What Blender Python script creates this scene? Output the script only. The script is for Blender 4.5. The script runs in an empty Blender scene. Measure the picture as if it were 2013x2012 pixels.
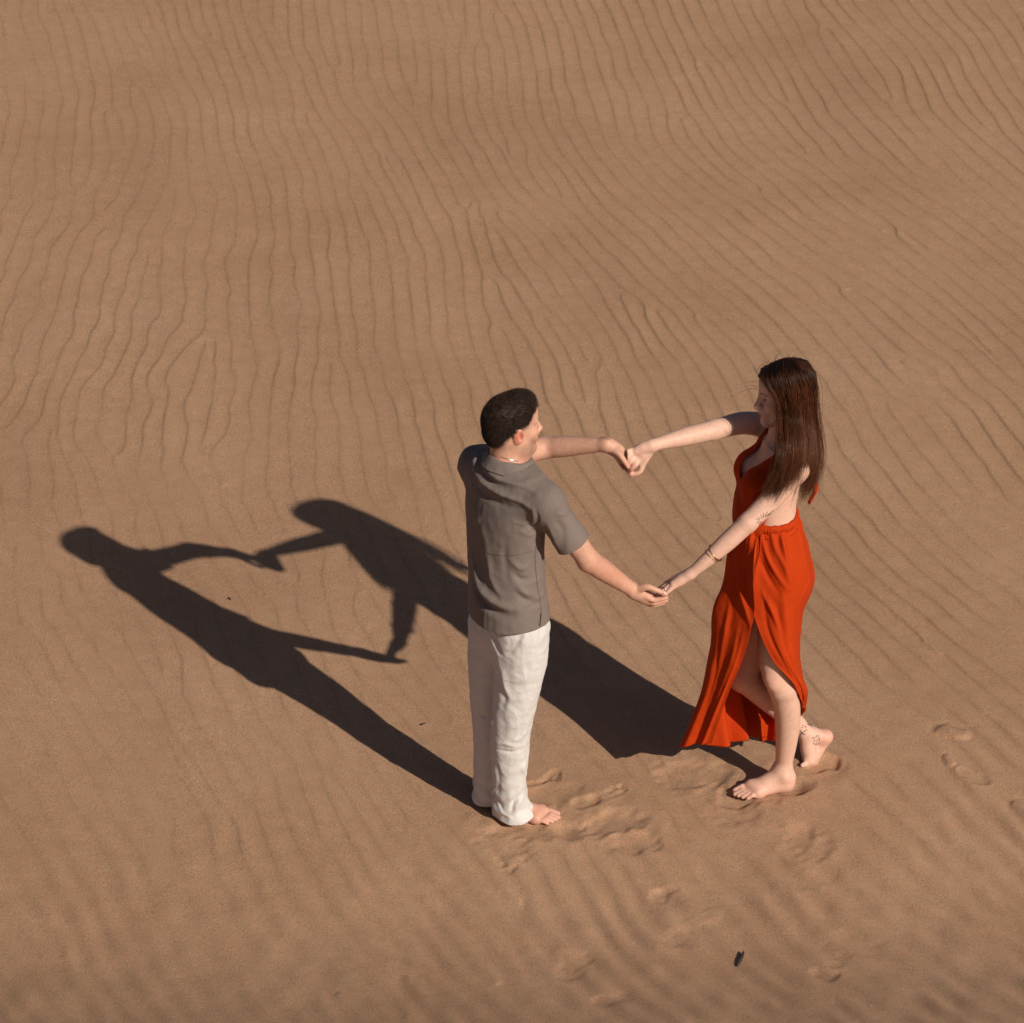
import bpy, math, random
import numpy as np
from mathutils import Vector, Matrix
rad = math.radians
random.seed(3); RNG = np.random.default_rng(11)
PREVIEW = None
sc = bpy.context.scene

# ------------------------------------------------------------------ camera
CAM = np.array([0.0123, -11.70, 8.05]); PITCH = rad(30.0); LENS = 135.0
FPX = LENS/36*2013
cR = np.array([1., 0, 0]); cU = np.array([0, math.sin(PITCH), math.cos(PITCH)]); cF = np.array([0, math.cos(PITCH), -math.sin(PITCH)])
cam = bpy.data.cameras.new('camera'); cam.lens = LENS; cam.sensor_width = 36; cam.clip_start = 0.1; cam.clip_end = 5000
cam_o = bpy.data.objects.new('camera', cam); sc.collection.objects.link(cam_o)
cam_o.location = CAM; cam_o.rotation_euler = (rad(90)-PITCH, 0, 0)
sc.camera = cam_o
# ------------------------------------------------------------------ light
SUN_EL = rad(32.6); SH_AZ = rad(131.6)
sdir = np.array([math.cos(SH_AZ)*math.cos(SUN_EL), math.sin(SH_AZ)*math.cos(SUN_EL), -math.sin(SUN_EL)])   # way the light travels
sun = bpy.data.lights.new('sun', 'SUN'); sun.energy = 4.9; sun.angle = rad(0.55); sun.color = (1.0, 0.90, 0.78)
sun_o = bpy.data.objects.new('sun', sun); sc.collection.objects.link(sun_o)
sun_o.rotation_euler = Vector(sdir).to_track_quat('-Z', 'Y').to_euler()
w = bpy.data.worlds.new('World'); sc.world = w; w.use_nodes = True
nt = w.node_tree; bg = nt.nodes['Background']; sky = nt.nodes.new('ShaderNodeTexSky'); sky.sky_type = 'NISHITA'
sky.sun_disc = False; sky.sun_elevation = SUN_EL
sky.sun_rotation = math.atan2(-sdir[0], -sdir[1])
sky.air_density = 0.55; sky.dust_density = 1.2; sky.ozone_density = 0.4
nt.links.new(sky.outputs[0], bg.inputs[0]); bg.inputs[1].default_value = 0.05
sc.view_settings.view_transform = 'Standard'; sc.view_settings.look = 'None'; sc.view_settings.gamma = 1; sc.view_settings.exposure = -0.13

# ------------------------------------------------------------------ helpers
def at(px, py, y=None, z=None):
    r = cF + cR*(px-1006.5)/FPX - cU*(py-1006)/FPX
    k = (y-CAM[1])/r[1] if y is not None else (z-CAM[2])/r[2]
    return CAM + k*r
def proj(P):
    d = np.asarray(P)-CAM; w_ = d@cF
    return 1006.5+FPX*(d@cR)/w_, 1006-FPX*(d@cU)/w_
def unit(v): v = np.asarray(v, float); return v/np.linalg.norm(v)
def V(*a): return np.array(a, float)
def link(o, parent=None):
    sc.collection.objects.link(o)
    if parent is not None: o.parent = parent; o.matrix_parent_inverse = parent.matrix_world.inverted()
    return o
def mesh_obj(name, v, f, mat, parent=None, smooth=True, col=None):
    me = bpy.data.meshes.new(name)
    v = np.asarray(v, np.float32)
    if isinstance(f, np.ndarray):
        n, k = f.shape
        me.vertices.add(len(v)); me.vertices.foreach_set('co', v.ravel())
        me.loops.add(n*k); me.loops.foreach_set('vertex_index', f.astype(np.int32).ravel())
        me.polygons.add(n); me.polygons.foreach_set('loop_start', np.arange(0, n*k, k, dtype=np.int32)); me.polygons.foreach_set('loop_total', np.full(n, k, np.int32))
        me.update(calc_edges=True); me.validate()
    else:
        me.from_pydata([tuple(map(float, p)) for p in v], [], [tuple(map(int, q)) for q in f])
    if smooth: me.polygons.foreach_set('use_smooth', np.ones(len(me.polygons), bool))
    if col is not None:
        a = me.color_attributes.new('tint', 'FLOAT_COLOR', 'POINT')
        c = np.ones((len(v), 4), np.float32); c[:, :3] = col; a.data.foreach_set('color', c.ravel())
    if mat: me.materials.append(mat)
    me.update()
    return link(bpy.data.objects.new(name, me), parent)
def empty(name, loc):
    o = bpy.data.objects.new(name, None); o.location = [float(c) for c in loc]; o.empty_display_size = .1
    sc.collection.objects.link(o); bpy.context.view_layer.update(); return o
def tag(o, label=None, cat=None, group=None, kind=None):
    for k_, v_ in (('label', label), ('category', cat), ('group', group), ('kind', kind)):
        if v_: o[k_] = v_
    return o

def ridges(v, seed, f0, f1, sc_):                 # crisp crease lines, as in crumpled linen
    a = Waves(seed, 22, f0, f1)(v*V(*sc_)); b = Waves(seed+1, 22, f0*1.6, f1*1.7)(v*V(*sc_)); return np.exp(-(a/.28)**2)+.6*np.exp(-(b/.28)**2)-.45
class Waves:                                    # cheap smooth noise: a sum of random plane waves
    def __init__(s, seed, n, f0, f1, dim=3):
        r = np.random.default_rng(seed); d = r.normal(size=(n, dim)); d /= np.linalg.norm(d, axis=1)[:, None]
        fr = f0*(f1/f0)**r.random(n); s.k = d*fr[:, None]*2*np.pi; s.p = r.random(n)*2*np.pi; s.a = (f0/fr)**.5; s.a /= math.sqrt((s.a**2).sum()/2)
    def __call__(s, P):
        o = np.zeros(P.shape[:-1])
        for k_, p_, a_ in zip(s.k, s.p, s.a): o += a_*np.sin(P@k_+p_)
        return o

# ---------------------------------------------------------------- implicit surfaces
def smin(a, b, k):
    if k <= 0: return np.minimum(a, b)
    h = np.maximum(k-np.abs(a-b), 0)/k
    return np.minimum(a, b)-h*h*k*.25
class Vol:
    def __init__(s, lo, hi, h):
        s.lo = V(*lo); s.h = h; s.n = (np.ceil((V(*hi)-s.lo)/h)).astype(int)+1
        s.D = np.full(s.n, .5, np.float32)
        s.ax = [(s.lo[i]+h*np.arange(s.n[i])).astype(np.float32) for i in range(3)]
    def op(s, f, lo, hi, k, mode='add'):
        p = k+3*s.h
        i0 = np.maximum(((V(*lo)-p-s.lo)/s.h).astype(int), 0); i1 = np.minimum(((V(*hi)+p-s.lo)/s.h).astype(int)+2, s.n)
        if (i1 <= i0).any(): return
        sl = tuple(slice(a, b) for a, b in zip(i0, i1))
        X = s.ax[0][sl[0]][:, None, None]; Y = s.ax[1][sl[1]][None, :, None]; Z = s.ax[2][sl[2]][None, None, :]
        d = f(X, Y, Z)
        if mode == 'add': s.D[sl] = smin(s.D[sl], d, k)
        else: s.D[sl] = -smin(-s.D[sl], d, k)
    def cone(s, a, b, ra, rb, k=.015, mode='add'):
        a = V(*a); b = V(*b); ba = (b-a).astype(np.float32); L2 = float(ba@ba)+1e-12; r = max(ra, rb)
        def f(X, Y, Z):
            x = X-a[0]; y = Y-a[1]; z = Z-a[2]
            t = np.clip((x*ba[0]+y*ba[1]+z*ba[2])/L2, 0, 1)
            return np.sqrt((x-t*ba[0])**2+(y-t*ba[1])**2+(z-t*ba[2])**2)-(ra+(rb-ra)*t)
        s.op(f, np.minimum(a, b)-r, np.maximum(a, b)+r, k, mode)
    def chain(s, pts, k=.012):                    # pts: [(p, r), ...]
        if len(pts) > 2:
            q = smooth_poly([V(*p, r) for p, r in pts], 5*(len(pts)-1)+1); pts = [(a[:3], float(a[3])) for a in q]
        A = np.array([p for p, _ in pts], np.float32); Rr = [float(q_) for _, q_ in pts]; m_ = max(Rr)
        def f(X, Y, Z):
            d = None
            for i in range(len(A)-1):
                a, ba = A[i], A[i+1]-A[i]; x = X-a[0]; y = Y-a[1]; z = Z-a[2]
                t = np.clip((x*ba[0]+y*ba[1]+z*ba[2])/(float(ba@ba)+1e-12), 0, 1)
                e = np.sqrt((x-t*ba[0])**2+(y-t*ba[1])**2+(z-t*ba[2])**2)-(Rr[i]+(Rr[i+1]-Rr[i])*t)
                d = e if d is None else np.minimum(d, e)
            return d
        s.op(f, A.min(0)-m_, A.max(0)+m_, k)
    def ell(s, c, r, M=None, k=.015, mode='add'):   # M rows: local axes
        c = V(*c); r = V(*r); M = np.eye(3) if M is None else np.asarray(M, float); R = r.max()
        def f(X, Y, Z):
            x = X-c[0]; y = Y-c[1]; z = Z-c[2]
            q = [(x*M[i, 0]+y*M[i, 1]+z*M[i, 2]) for i in range(3)]
            k0 = np.sqrt(sum((q[i]/r[i])**2 for i in range(3)))+1e-6; k1 = np.sqrt(sum((q[i]/r[i]**2)**2 for i in range(3)))+1e-6
            return k0*(k0-1)/k1
        s.op(f, c-R, c+R, k, mode)
    def loft(s, lv, k=.02, e=2.2, mode='add'):
        """lv: [(centre, half width, half depth, yaw of the facing direction)], rising in z"""
        z = np.array([l[0][2] for l in lv]); cx = np.array([l[0][0] for l in lv]); cy = np.array([l[0][1] for l in lv])
        a = np.array([l[1] for l in lv]); b = np.array([l[2] for l in lv]); yw = np.array([l[3] for l in lv])
        zz = np.linspace(z[0], z[-1], 200)
        sm = lambda q: np.convolve(np.pad(np.interp(zz, z, q), 8, mode='edge'), np.ones(17)/17, 'valid')
        cx, cy, a, b, yw = map(sm, (cx, cy, a, b, yw)); R = a.max()+.02
        def f(X, Y, Z):
            g = lambda q: np.interp(Z, zz, q).astype(np.float32)
            x = X-g(cx); y = Y-g(cy); c_, s_ = np.cos(g(yw)), np.sin(g(yw))
            u = (x*s_-y*c_)/g(a); v = (x*c_+y*s_)/g(b)
            d = ((np.abs(u)**e+np.abs(v)**e)**(1/e)-1)*np.minimum(g(a), g(b))
            return np.maximum(d, np.maximum(z[0]-Z, Z-z[-1]))
        s.op(f, (cx.min()-R, cy.min()-R, z[0]), (cx.max()+R, cy.max()+R, z[-1]), k, mode)
    def mesh(s):
        D = s.D; I = D < 0; n = s.n
        c = np.zeros(n-1, np.uint8)
        for i in (0, 1):
            for j in (0, 1):
                for k in (0, 1): c += I[i:n[0]-1+i, j:n[1]-1+j, k:n[2]-1+k]
        cell = np.nonzero((c > 0) & (c < 8)); cell = np.stack(cell, 1); del c
        acc = np.zeros((len(cell), 3)); cnt = np.zeros(len(cell))
        cs = [(i, j, k) for i in (0, 1) for j in (0, 1) for k in (0, 1)]
        for p in cs:
            for ax in range(3):
                if p[ax]: continue
                q = list(p); q[ax] = 1
                d0 = D[tuple((cell+p).T)]; d1 = D[tuple((cell+q).T)]; m = (d0 < 0) != (d1 < 0)
                t = np.where(m, d0/np.where(m, d0-d1, 1), 0)
                pt = np.tile(np.array(p, float), (len(cell), 1)); pt[:, ax] = t
                acc[m] += pt[m]; cnt += m
        v = s.lo+s.h*(cell+acc/cnt[:, None])
        idx = np.full(n-1, -1, np.int32); idx[tuple(cell.T)] = np.arange(len(cell))
        F = []
        for ax in range(3):
            a, b = [(1, 2), (2, 0), (0, 1)][ax]
            sl0 = [slice(1, n[i]-1) for i in range(3)]; sl0[ax] = slice(0, n[ax]-1); sl1 = list(sl0); sl1[ax] = slice(1, n[ax])
            A = I[tuple(sl0)]; B = I[tuple(sl1)]
            e = np.stack(np.nonzero(A != B), 1); off = np.ones(3, int); off[ax] = 0; e = e+off
            fl = I[tuple(e.T)]
            qs = []
            for da, db in ((1, 1), (0, 1), (0, 0), (1, 0)):
                o = e.copy(); o[:, a] -= da; o[:, b] -= db; qs.append(idx[tuple(o.T)])
            q = np.stack(qs, 1); q[~fl] = q[~fl][:, ::-1]
            F.append(q)
        F = np.concatenate(F); F = F[(F >= 0).all(1)]
        return v, F
def normals(v, f):
    a = v[f[:, 2]]-v[f[:, 0]]; b = v[f[:, 3 if f.shape[1] == 4 else 1]]-v[f[:, 1 if f.shape[1] == 4 else 0]]
    n = np.cross(a, b); N = np.zeros_like(v)
    for i in range(f.shape[1]): np.add.at(N, f[:, i], n)
    return N/(np.linalg.norm(N, axis=1)[:, None]+1e-12)
def relax(v, f, it=2, lam=.5):
    e = np.concatenate([f[:, [i, (i+1) % f.shape[1]]] for i in range(f.shape[1])])
    for _ in range(it):
        s = np.zeros_like(v); c = np.zeros(len(v))
        np.add.at(s, e[:, 0], v[e[:, 1]]); np.add.at(c, e[:, 0], 1); np.add.at(s, e[:, 1], v[e[:, 0]]); np.add.at(c, e[:, 1], 1)
        v = v+lam*(s/np.maximum(c, 1)[:, None]-v)
    return v
def compact(v, f):
    u, inv = np.unique(f, return_inverse=True)
    return v[u], inv.reshape(f.shape), u
def clip(v, f, g):
    """drop faces where g > 0 and snap the border on to g = 0"""
    keep = (g[f] < 0).any(1); f = f[keep]
    # vertices outside that remain: slide towards inside neighbours
    v = v.copy(); e = np.concatenate([f[:, [i, (i+1) % 4]] for i in range(4)]); e = np.concatenate([e, e[:, ::-1]])
    m = (g[e[:, 0]] > 0) & (g[e[:, 1]] <= 0); eo = e[m]
    t = g[eo[:, 0]]/(g[eo[:, 0]]-g[eo[:, 1]]); tgt = v[eo[:, 0]]+(v[eo[:, 1]]-v[eo[:, 0]])*t[:, None]
    s = np.zeros_like(v); c = np.zeros(len(v)); np.add.at(s, eo[:, 0], tgt); np.add.at(c, eo[:, 0], 1)
    mm = c > 0; v[mm] = s[mm]/c[mm][:, None]
    # corner vertices with no inside neighbour: drop their faces into neighbours' mean
    bad = (g > 0) & ~mm; fb = f[bad[f].any(1)]
    for q in fb:
        for i in range(4):
            if bad[q[i]]: v[q[i]] = (v[q[(i+1) % 4]]+v[q[(i-1) % 4]])/2
    return compact(v, f)
def seg_dist(P, poly):
    """distance to a 3D polyline and the parameter along it"""
    best = np.full(len(P), 9.); tt = np.zeros(len(P)); n = len(poly)-1
    for i in range(n):
        a = poly[i]; ba = poly[i+1]-a; t = np.clip((P-a)@ba/(ba@ba+1e-12), 0, 1)
        d = np.linalg.norm(P-a-t[:, None]*ba, axis=1); m = d < best; best[m] = d[m]; tt[m] = (i+t[m])/n
    return best, tt
def smooth_poly(pts, n=24):
    pts = np.asarray(pts, float); m = len(pts)
    if m < 3: return pts
    P = np.vstack([2*pts[0]-pts[1], pts, 2*pts[-1]-pts[-2]]); out = []
    for u in np.linspace(0, m-1, n):
        i = min(int(u), m-2); t = u-i; p0, p1, p2, p3 = P[i:i+4]
        out.append(.5*((2*p1)+(-p0+p2)*t+(2*p0-5*p1+4*p2-p3)*t*t+(-p0+3*p1-3*p2+p3)*t**3))
    return np.array(out)
def surf_pts(v, n, pix):
    """points on the near side of a garment where these sight lines meet it"""
    px, py = proj(v); dep = (v-CAM)@cF; out = []
    front = (n@cF) < .1
    for a, b in pix:
        d = (px-a)**2+(py-b)**2; m = front & (d < 12**2)
        if not m.any(): m = d < d.min()+60
        q = np.nonzero(m)[0]; out.append(v[q[np.argmin(dep[q]+.0004*d[q])]])
    return np.array(out)
def fold(v, n, pix, w, amp, side=0.0, taper=True):
    """raise (or sink) a cloth fold that runs along a line on the cloth"""
    P = smooth_poly(surf_pts(v, n, pix)); d, t = seg_dist(v, P)
    tp = np.sin(np.pi*np.clip(t, .04, .96))**.6 if taper else 1
    return amp*tp*np.exp(-(d/w)**2)
def tube(path, r, sides=8, closed=False, flat=1.0):
    path = np.asarray(path, float); n = len(path); r = np.full(n, r) if np.isscalar(r) else np.asarray(r)
    T = np.gradient(path, axis=0) if not closed else np.roll(path, -1, 0)-np.roll(path, 1, 0)
    T /= np.linalg.norm(T, axis=1)[:, None]+1e-12
    up = V(0, 0, 1) if abs(T[0, 2]) < .9 else V(1, 0, 0)
    Nn = np.cross(T, up); Nn /= np.linalg.norm(Nn, axis=1)[:, None]+1e-9; B = np.cross(T, Nn)
    a = np.arange(sides)*2*np.pi/sides
    v = (path[:, None]+r[:, None, None]*(np.cos(a)[None, :, None]*Nn[:, None]+flat*np.sin(a)[None, :, None]*B[:, None])).reshape(-1, 3)
    f = []; m = n if closed else n-1
    for i in range(m):
        for j in range(sides):
            k = (j+1) % sides; i2 = (i+1) % n; f.append((i*sides+j, i*sides+k, i2*sides+k, i2*sides+j))
    f = [tuple(q) for q in f]
    if not closed: f += [tuple(range(sides))[::-1], tuple((n-1)*sides+j for j in range(sides))]
    return v, f

# ------------------------------------------------------------------ materials
def mat(name, col=(.5, .5, .5), rough=.6, **kw):
    m = bpy.data.materials.new(name); m.use_nodes = True; b = m.node_tree.nodes['Principled BSDF']
    b.inputs['Base Color'].default_value = (*col, 1); b.inputs['Roughness'].default_value = rough
    for k_, v_ in kw.items(): b.inputs[k_.replace('_', ' ')].default_value = v_
    return m, m.node_tree, b
def N(nt, t, **kw):
    n = nt.nodes.new(t)
    for k_, v_ in kw.items():
        if k_ in n.bl_rna.properties: setattr(n, k_, v_)
        else: n.inputs[k_].default_value = v_
    return n
def mixc(nt, a, b, fac, mode='MIX'):
    m = N(nt, 'ShaderNodeMix', data_type='RGBA', blend_type=mode)
    for s, i in ((fac, 0), (a, 6), (b, 7)):
        if hasattr(s, 'links'): nt.links.new(s, m.inputs[i])
        elif isinstance(s, (int, float)): m.inputs[i].default_value = s
        else: m.inputs[i].default_value = (*s, 1)
    return m.outputs[2]
def objco(nt): return nt.nodes.new('ShaderNodeTexCoord').outputs['Object']
def noise(nt, co, scale, detail=4, rough=.55):
    n = N(nt, 'ShaderNodeTexNoise'); n.inputs['Scale'].default_value = scale; n.inputs['Detail'].default_value = detail; n.inputs['Roughness'].default_value = rough
    nt.links.new(co, n.inputs['Vector']); return n.outputs['Fac']
def ramp(nt, s, stops):
    r = nt.nodes.new('ShaderNodeValToRGB'); e = r.color_ramp.elements
    while len(e) < len(stops): e.new(.5)
    for i, (p, c) in enumerate(stops): e[i].position = p; e[i].color = (*c, 1)
    nt.links.new(s, r.inputs[0]); return r.outputs[0]
def bump(nt, b, h, strength, dist, prev=None):
    n = nt.nodes.new('ShaderNodeBump'); n.inputs['Strength'].default_value = strength; n.inputs['Distance'].default_value = dist
    nt.links.new(h, n.inputs['Height'])
    if prev is not None: nt.links.new(prev, n.inputs['Normal'])
    nt.links.new(n.outputs[0], b.inputs['Normal']); return n.outputs[0]
def skin_mat(name):
    m, nt, b = mat(name, rough=.52); a = N(nt, 'ShaderNodeAttribute'); a.attribute_name = 'tint'
    co = objco(nt); n = noise(nt, co, 60, 5)
    c = mixc(nt, a.outputs['Color'], ramp(nt, n, [(.3, (.86, .74, .70)), (.7, (1.06, 1.04, 1.03))]), .55, 'MULTIPLY')
    nt.links.new(c, b.inputs['Base Color'])
    b.inputs['Subsurface Weight'].default_value = .18; b.inputs['Subsurface Radius'].default_value = (.010, .004, .002); b.inputs['Subsurface Scale'].default_value = 1.0
    b.inputs['Specular IOR Level'].default_value = .35
    bump(nt, b, noise(nt, co, 420, 3), .25, .0008)
    return m
M_skin = skin_mat('skin')
def cloth_mat(name, c0, c1, rough, weave, wv=.35, slub=.0):
    m, nt, b = mat(name, c0, rough); co = objco(nt)
    n = noise(nt, co, 9, 5); c = mixc(nt, c0, c1, n)
    if slub:
        mp = N(nt, 'ShaderNodeMapping'); mp.inputs['Scale'].default_value = (900, 900, 90); nt.links.new(co, mp.inputs[0]); s1 = noise(nt, mp.outputs[0], 1, 3)
        mp2 = N(nt, 'ShaderNodeMapping'); mp2.inputs['Scale'].default_value = (110, 110, 900); nt.links.new(co, mp2.inputs[0]); s2 = noise(nt, mp2.outputs[0], 1, 3)
        ad = N(nt, 'ShaderNodeMath', operation='ADD'); nt.links.new(s1, ad.inputs[0]); nt.links.new(s2, ad.inputs[1])
        dv = N(nt, 'ShaderNodeMath', operation='MULTIPLY'); dv.inputs[1].default_value = .5; nt.links.new(ad.outputs[0], dv.inputs[0])
        c = mixc(nt, c, ramp(nt, dv.outputs[0], [(.35, (.74, .71, .67)), (.62, (1.1, 1.1, 1.1))]), slub, 'MULTIPLY')
    nt.links.new(c, b.inputs['Base Color'])
    b.inputs['Specular IOR Level'].default_value = .2; b.inputs['Sheen Weight'].default_value = .06; b.inputs['Sheen Roughness'].default_value = .5
    p = bump(nt, b, noise(nt, co, 45, 6, .6), wv, .006)
    bump(nt, b, noise(nt, co, weave, 2), .3, .001, p)
    return m
M_shirt = cloth_mat('taupe_shirt_cloth', (.170, .136, .119), (.200, .161, .142), .8, 900)
M_linen = cloth_mat('off_white_linen', (.59, .58, .565), (.67, .66, .645), .85, 700, .5, .65)
M_dress = cloth_mat('rust_red_cloth', (.40, .034, .003), (.47, .043, .004), .75, 800, .35)
bd = M_dress.node_tree.nodes['Principled BSDF']; bd.inputs['Sheen Weight'].default_value = 0; bd.inputs['Specular IOR Level'].default_value = .1
def hair_mat(name, c0, c1, rough=.38):
    m, nt, b = mat(name, c0, rough); a = N(nt, 'ShaderNodeAttribute'); a.attribute_name = 'tint'
    c = mixc(nt, c0, c1, a.outputs['Fac']); nt.links.new(c, b.inputs['Base Color']); b.inputs['Specular IOR Level'].default_value = .28
    return m
M_hair_m = hair_mat('dark_brown_hair', (.008, .0045, .003), (.075, .036, .021), .6)
M_hair_w = hair_mat('auburn_brown_hair', (.012, .005, .003), (.25, .085, .034), .36)
M_gold = mat('gold', (.42, .27, .09), .3, Metallic=1.0)[0]
M_silver = mat('silver', (.75, .74, .72), .25, Metallic=1.0)[0]
M_ink = mat('tattoo_ink', (.10, .105, .12), .6)[0]
M_nail_red = mat('nail_polish', (.05, .012, .01), .25)[0]
M_nail = mat('finger_nail', (.72, .48, .40), .3)[0]

SK = np.array([.62, .375, .275])               # sunlit fair skin
RED = np.array([.60, .24, .16]); PALE = np.array([.69, .45, .345])

# ------------------------------------------------------------------ body building blocks
def frame(fwd, up=(0, 0, 1)):
    f = unit(fwd); u = V(*up)-f*(V(*up)@f); u = unit(u); l = np.cross(u, f)
    return np.array([f, l, u])
def head(vol, O, fwd, up, female=False, sc_=1.0):
    """O = middle of the head between the ears; x forward, y left, z up"""
    M = frame(fwd, up); L = lambda x, y, z: O+sc_*(M.T@V(x, y, z)); s = sc_
    E = lambda c, r, k=.02, mode='add': vol.ell(L(*c), V(*r)*s, M, k, mode)
    jw = .85 if female else 1.0
    E((-.018, 0, .032), (.099, .077, .084), .01); E((.045, 0, .052), (.047, .060, .048), .03); E((.028, 0, -.035), (.062, .057, .072), .03)
    E((-.05, 0, -.02), (.055, .058, .05), .03)
    for q in (1, -1):
        vol.cone(L(-.012, q*.052*jw, -.040), L(.030, q*.044*jw, -.082), .020*s, .018*s, .03)
        vol.cone(L(.030, q*.044*jw, -.082), L(.076, q*.012, -.104), .018*s, .016*s, .025)
        vol.cone(L(.086, q*.012, .026), L(.070, q*.044, .026), (.010 if not female else .007)*s, .009*s, .015)
        E((.058, q*.038, -.022), (.030, .024, .024), .02)                      # cheek
        E((.096, q*.030, .005), (.016, .016, .011), .010, 'sub')
        vol.ell(L(.0765, q*.030, .003), V(.0135, .0145, .012)*s, M, .004)
        E((.1035, q*.0095, -.037), (.010, .0075, .0065), .006)                     # nostril wing
        # ear
        Me = frame(M.T@V(1, q*.38, .0), M.T@V(-.12, 0, 1))
        vol.ell(L(-.012, q*.082, -.008), V(.0205, .0085, .034)*s, Me, .006)
        vol.ell(L(-.005, q*.0905, -.001), V(.0105, .0062, .0205)*s, Me, .003, 'sub')
    cx_ = .081 if female else .087; E((cx_, 0, -.103), (.019, .019, .017), .02)
    nx_ = 0 if female else .004; vol.cone(L(.090, 0, .018), L(.1105+nx_, 0, -.026), .0078*s, .009*s, .014); E((.113+nx_, 0, -.031), (.0108, .010, .009), .006)
    E((.088, 0, -.060), (.017, .028, .020), .02)                              # muzzle
    for z, x in ((-.0615, .1015), (-.0735, .0995)):
        for q in (1, -1): vol.cone(L(x, 0, z), L(x-.013, q*.020, z+.001+(.002 if female else 0)), .0056*s, .003*s, .004)
    vol.cone(L(.1065, 0, -.0675), L(.090, .024, -.0655), .0016*s, .0012*s, .002, 'sub'); vol.cone(L(.1065, 0, -.0675), L(.090, -.024, -.0655), .0016*s, .0012*s, .002, 'sub')
    return M, L
def head_tint(v, col, M, O, s, L, female):
    q = (v-O)@M.T/s
    def blob(c, r, rgb, a):
        d = np.sqrt((((q-V(*c))/V(*r))**2).sum(1)); w_ = (a*np.clip(1.6-d*1.2, 0, 1))[:, None]; w_ = np.clip(w_, 0, 1)
        col[:] = col*(1-w_)+V(*rgb)*w_
    lip = (.46, .14, .11) if female else (.50, .22, .17)
    blob((.103, 0, -.067), (.012, .024, .0095), lip, .9)
    for e in (1, -1):
        blob((.060, e*.045, -.02), (.03, .02, .02), tuple(RED*1.05), .35)
        blob((-.012, e*.082, -.008), (.02, .012, .032), (.60, .17, .11), .8); blob((-.003, e*.089, -.002), (.007, .006, .013), (.30, .06, .035), .8)
        n_br = 6
        for i in range(n_br):
            t = i/(n_br-1); blob((.096-.020*t, e*(.014+.034*t), .0265+.004*math.sin(t*2.6)), (.010, .0045, .0032), (.04, .02, .014), 1.0)
        blob((.0915, e*.0305, .0080), (.008, .0145, .0034), (.02, .011, .008), 1.2)
        blob((.0915, e*.0305, .004), (.007, .0075, .0055), (.03, .02, .016), 1.0)
    blob((.118, 0, -.031), (.01, .01, .01), tuple(RED), .35)
def foot(vol, heel, dirv, big, L=.25, lift=0.0, ankle=None, w=.045):
    """heel: point under the heel; dirv: horizontal pointing direction; big: +1/-1 side of the big toe (left/right of dirv)"""
    d = unit([dirv[0], dirv[1], 0]); s = V(-d[1], d[0], 0)*big; z = V(0, 0, 1); P = lambda x, y, h: heel+d*x*L+s*y*w+z*(h+lift)
    vol.cone(P(.13, 0, .030), P(.10, 0, .055), .031, .030, .02)
    vol.cone(P(.15, 0, .026), P(.62, -.55, .018), .027, .018, .03); vol.cone(P(.15, .1, .030), P(.66, .55, .024), .028, .021, .03)
    vol.cone(P(.25, .1, .054), P(.62, .15, .027), .026, .018, .03); vol.cone(P(.20, .05, .080), P(.42, .12, .042), .028, .021, .025)
    vol.cone(P(.62, -.5, .017), P(.70, .5, .020), .018, .021, .02)
    tl = [(.70, .62, .93, .60, .0125, .012), (.72, .16, .965, .18, .0095, .0085), (.71, -.16, .925, -.13, .009, .008), (.69, -.47, .875, -.45, .0085, .0078), (.66, -.78, .81, -.78, .0085, .0075)]
    tips = []
    for x0, y0, x1, y1, r0, r1 in tl:
        m = P((x0+x1)/2, (y0+y1)/2, r0+.010); t = P(x1, y1, r1+.001)
        vol.cone(P(x0, y0, r0+.006), m, r0*1.1, r0, .006); vol.cone(m, t, r0, r1, .002); tips.append((t+z*r1*.7, d))
    if ankle is not None:
        a = ankle; vol.cone(P(.17, 0, .060), a, .031, .031, .025)
        vol.cone(a+s*.030-z*.012, a+s*.030-z*.014, .012, .012, .02); vol.cone(a-s*.031-z*.018, a-s*.031-z*.02, .012, .012, .02)
    return tips
def px_chain(vol, pts, k=.008):
    vol.chain([(at(a, b, y=y), r) for a, b, y, r in pts], k)

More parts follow.
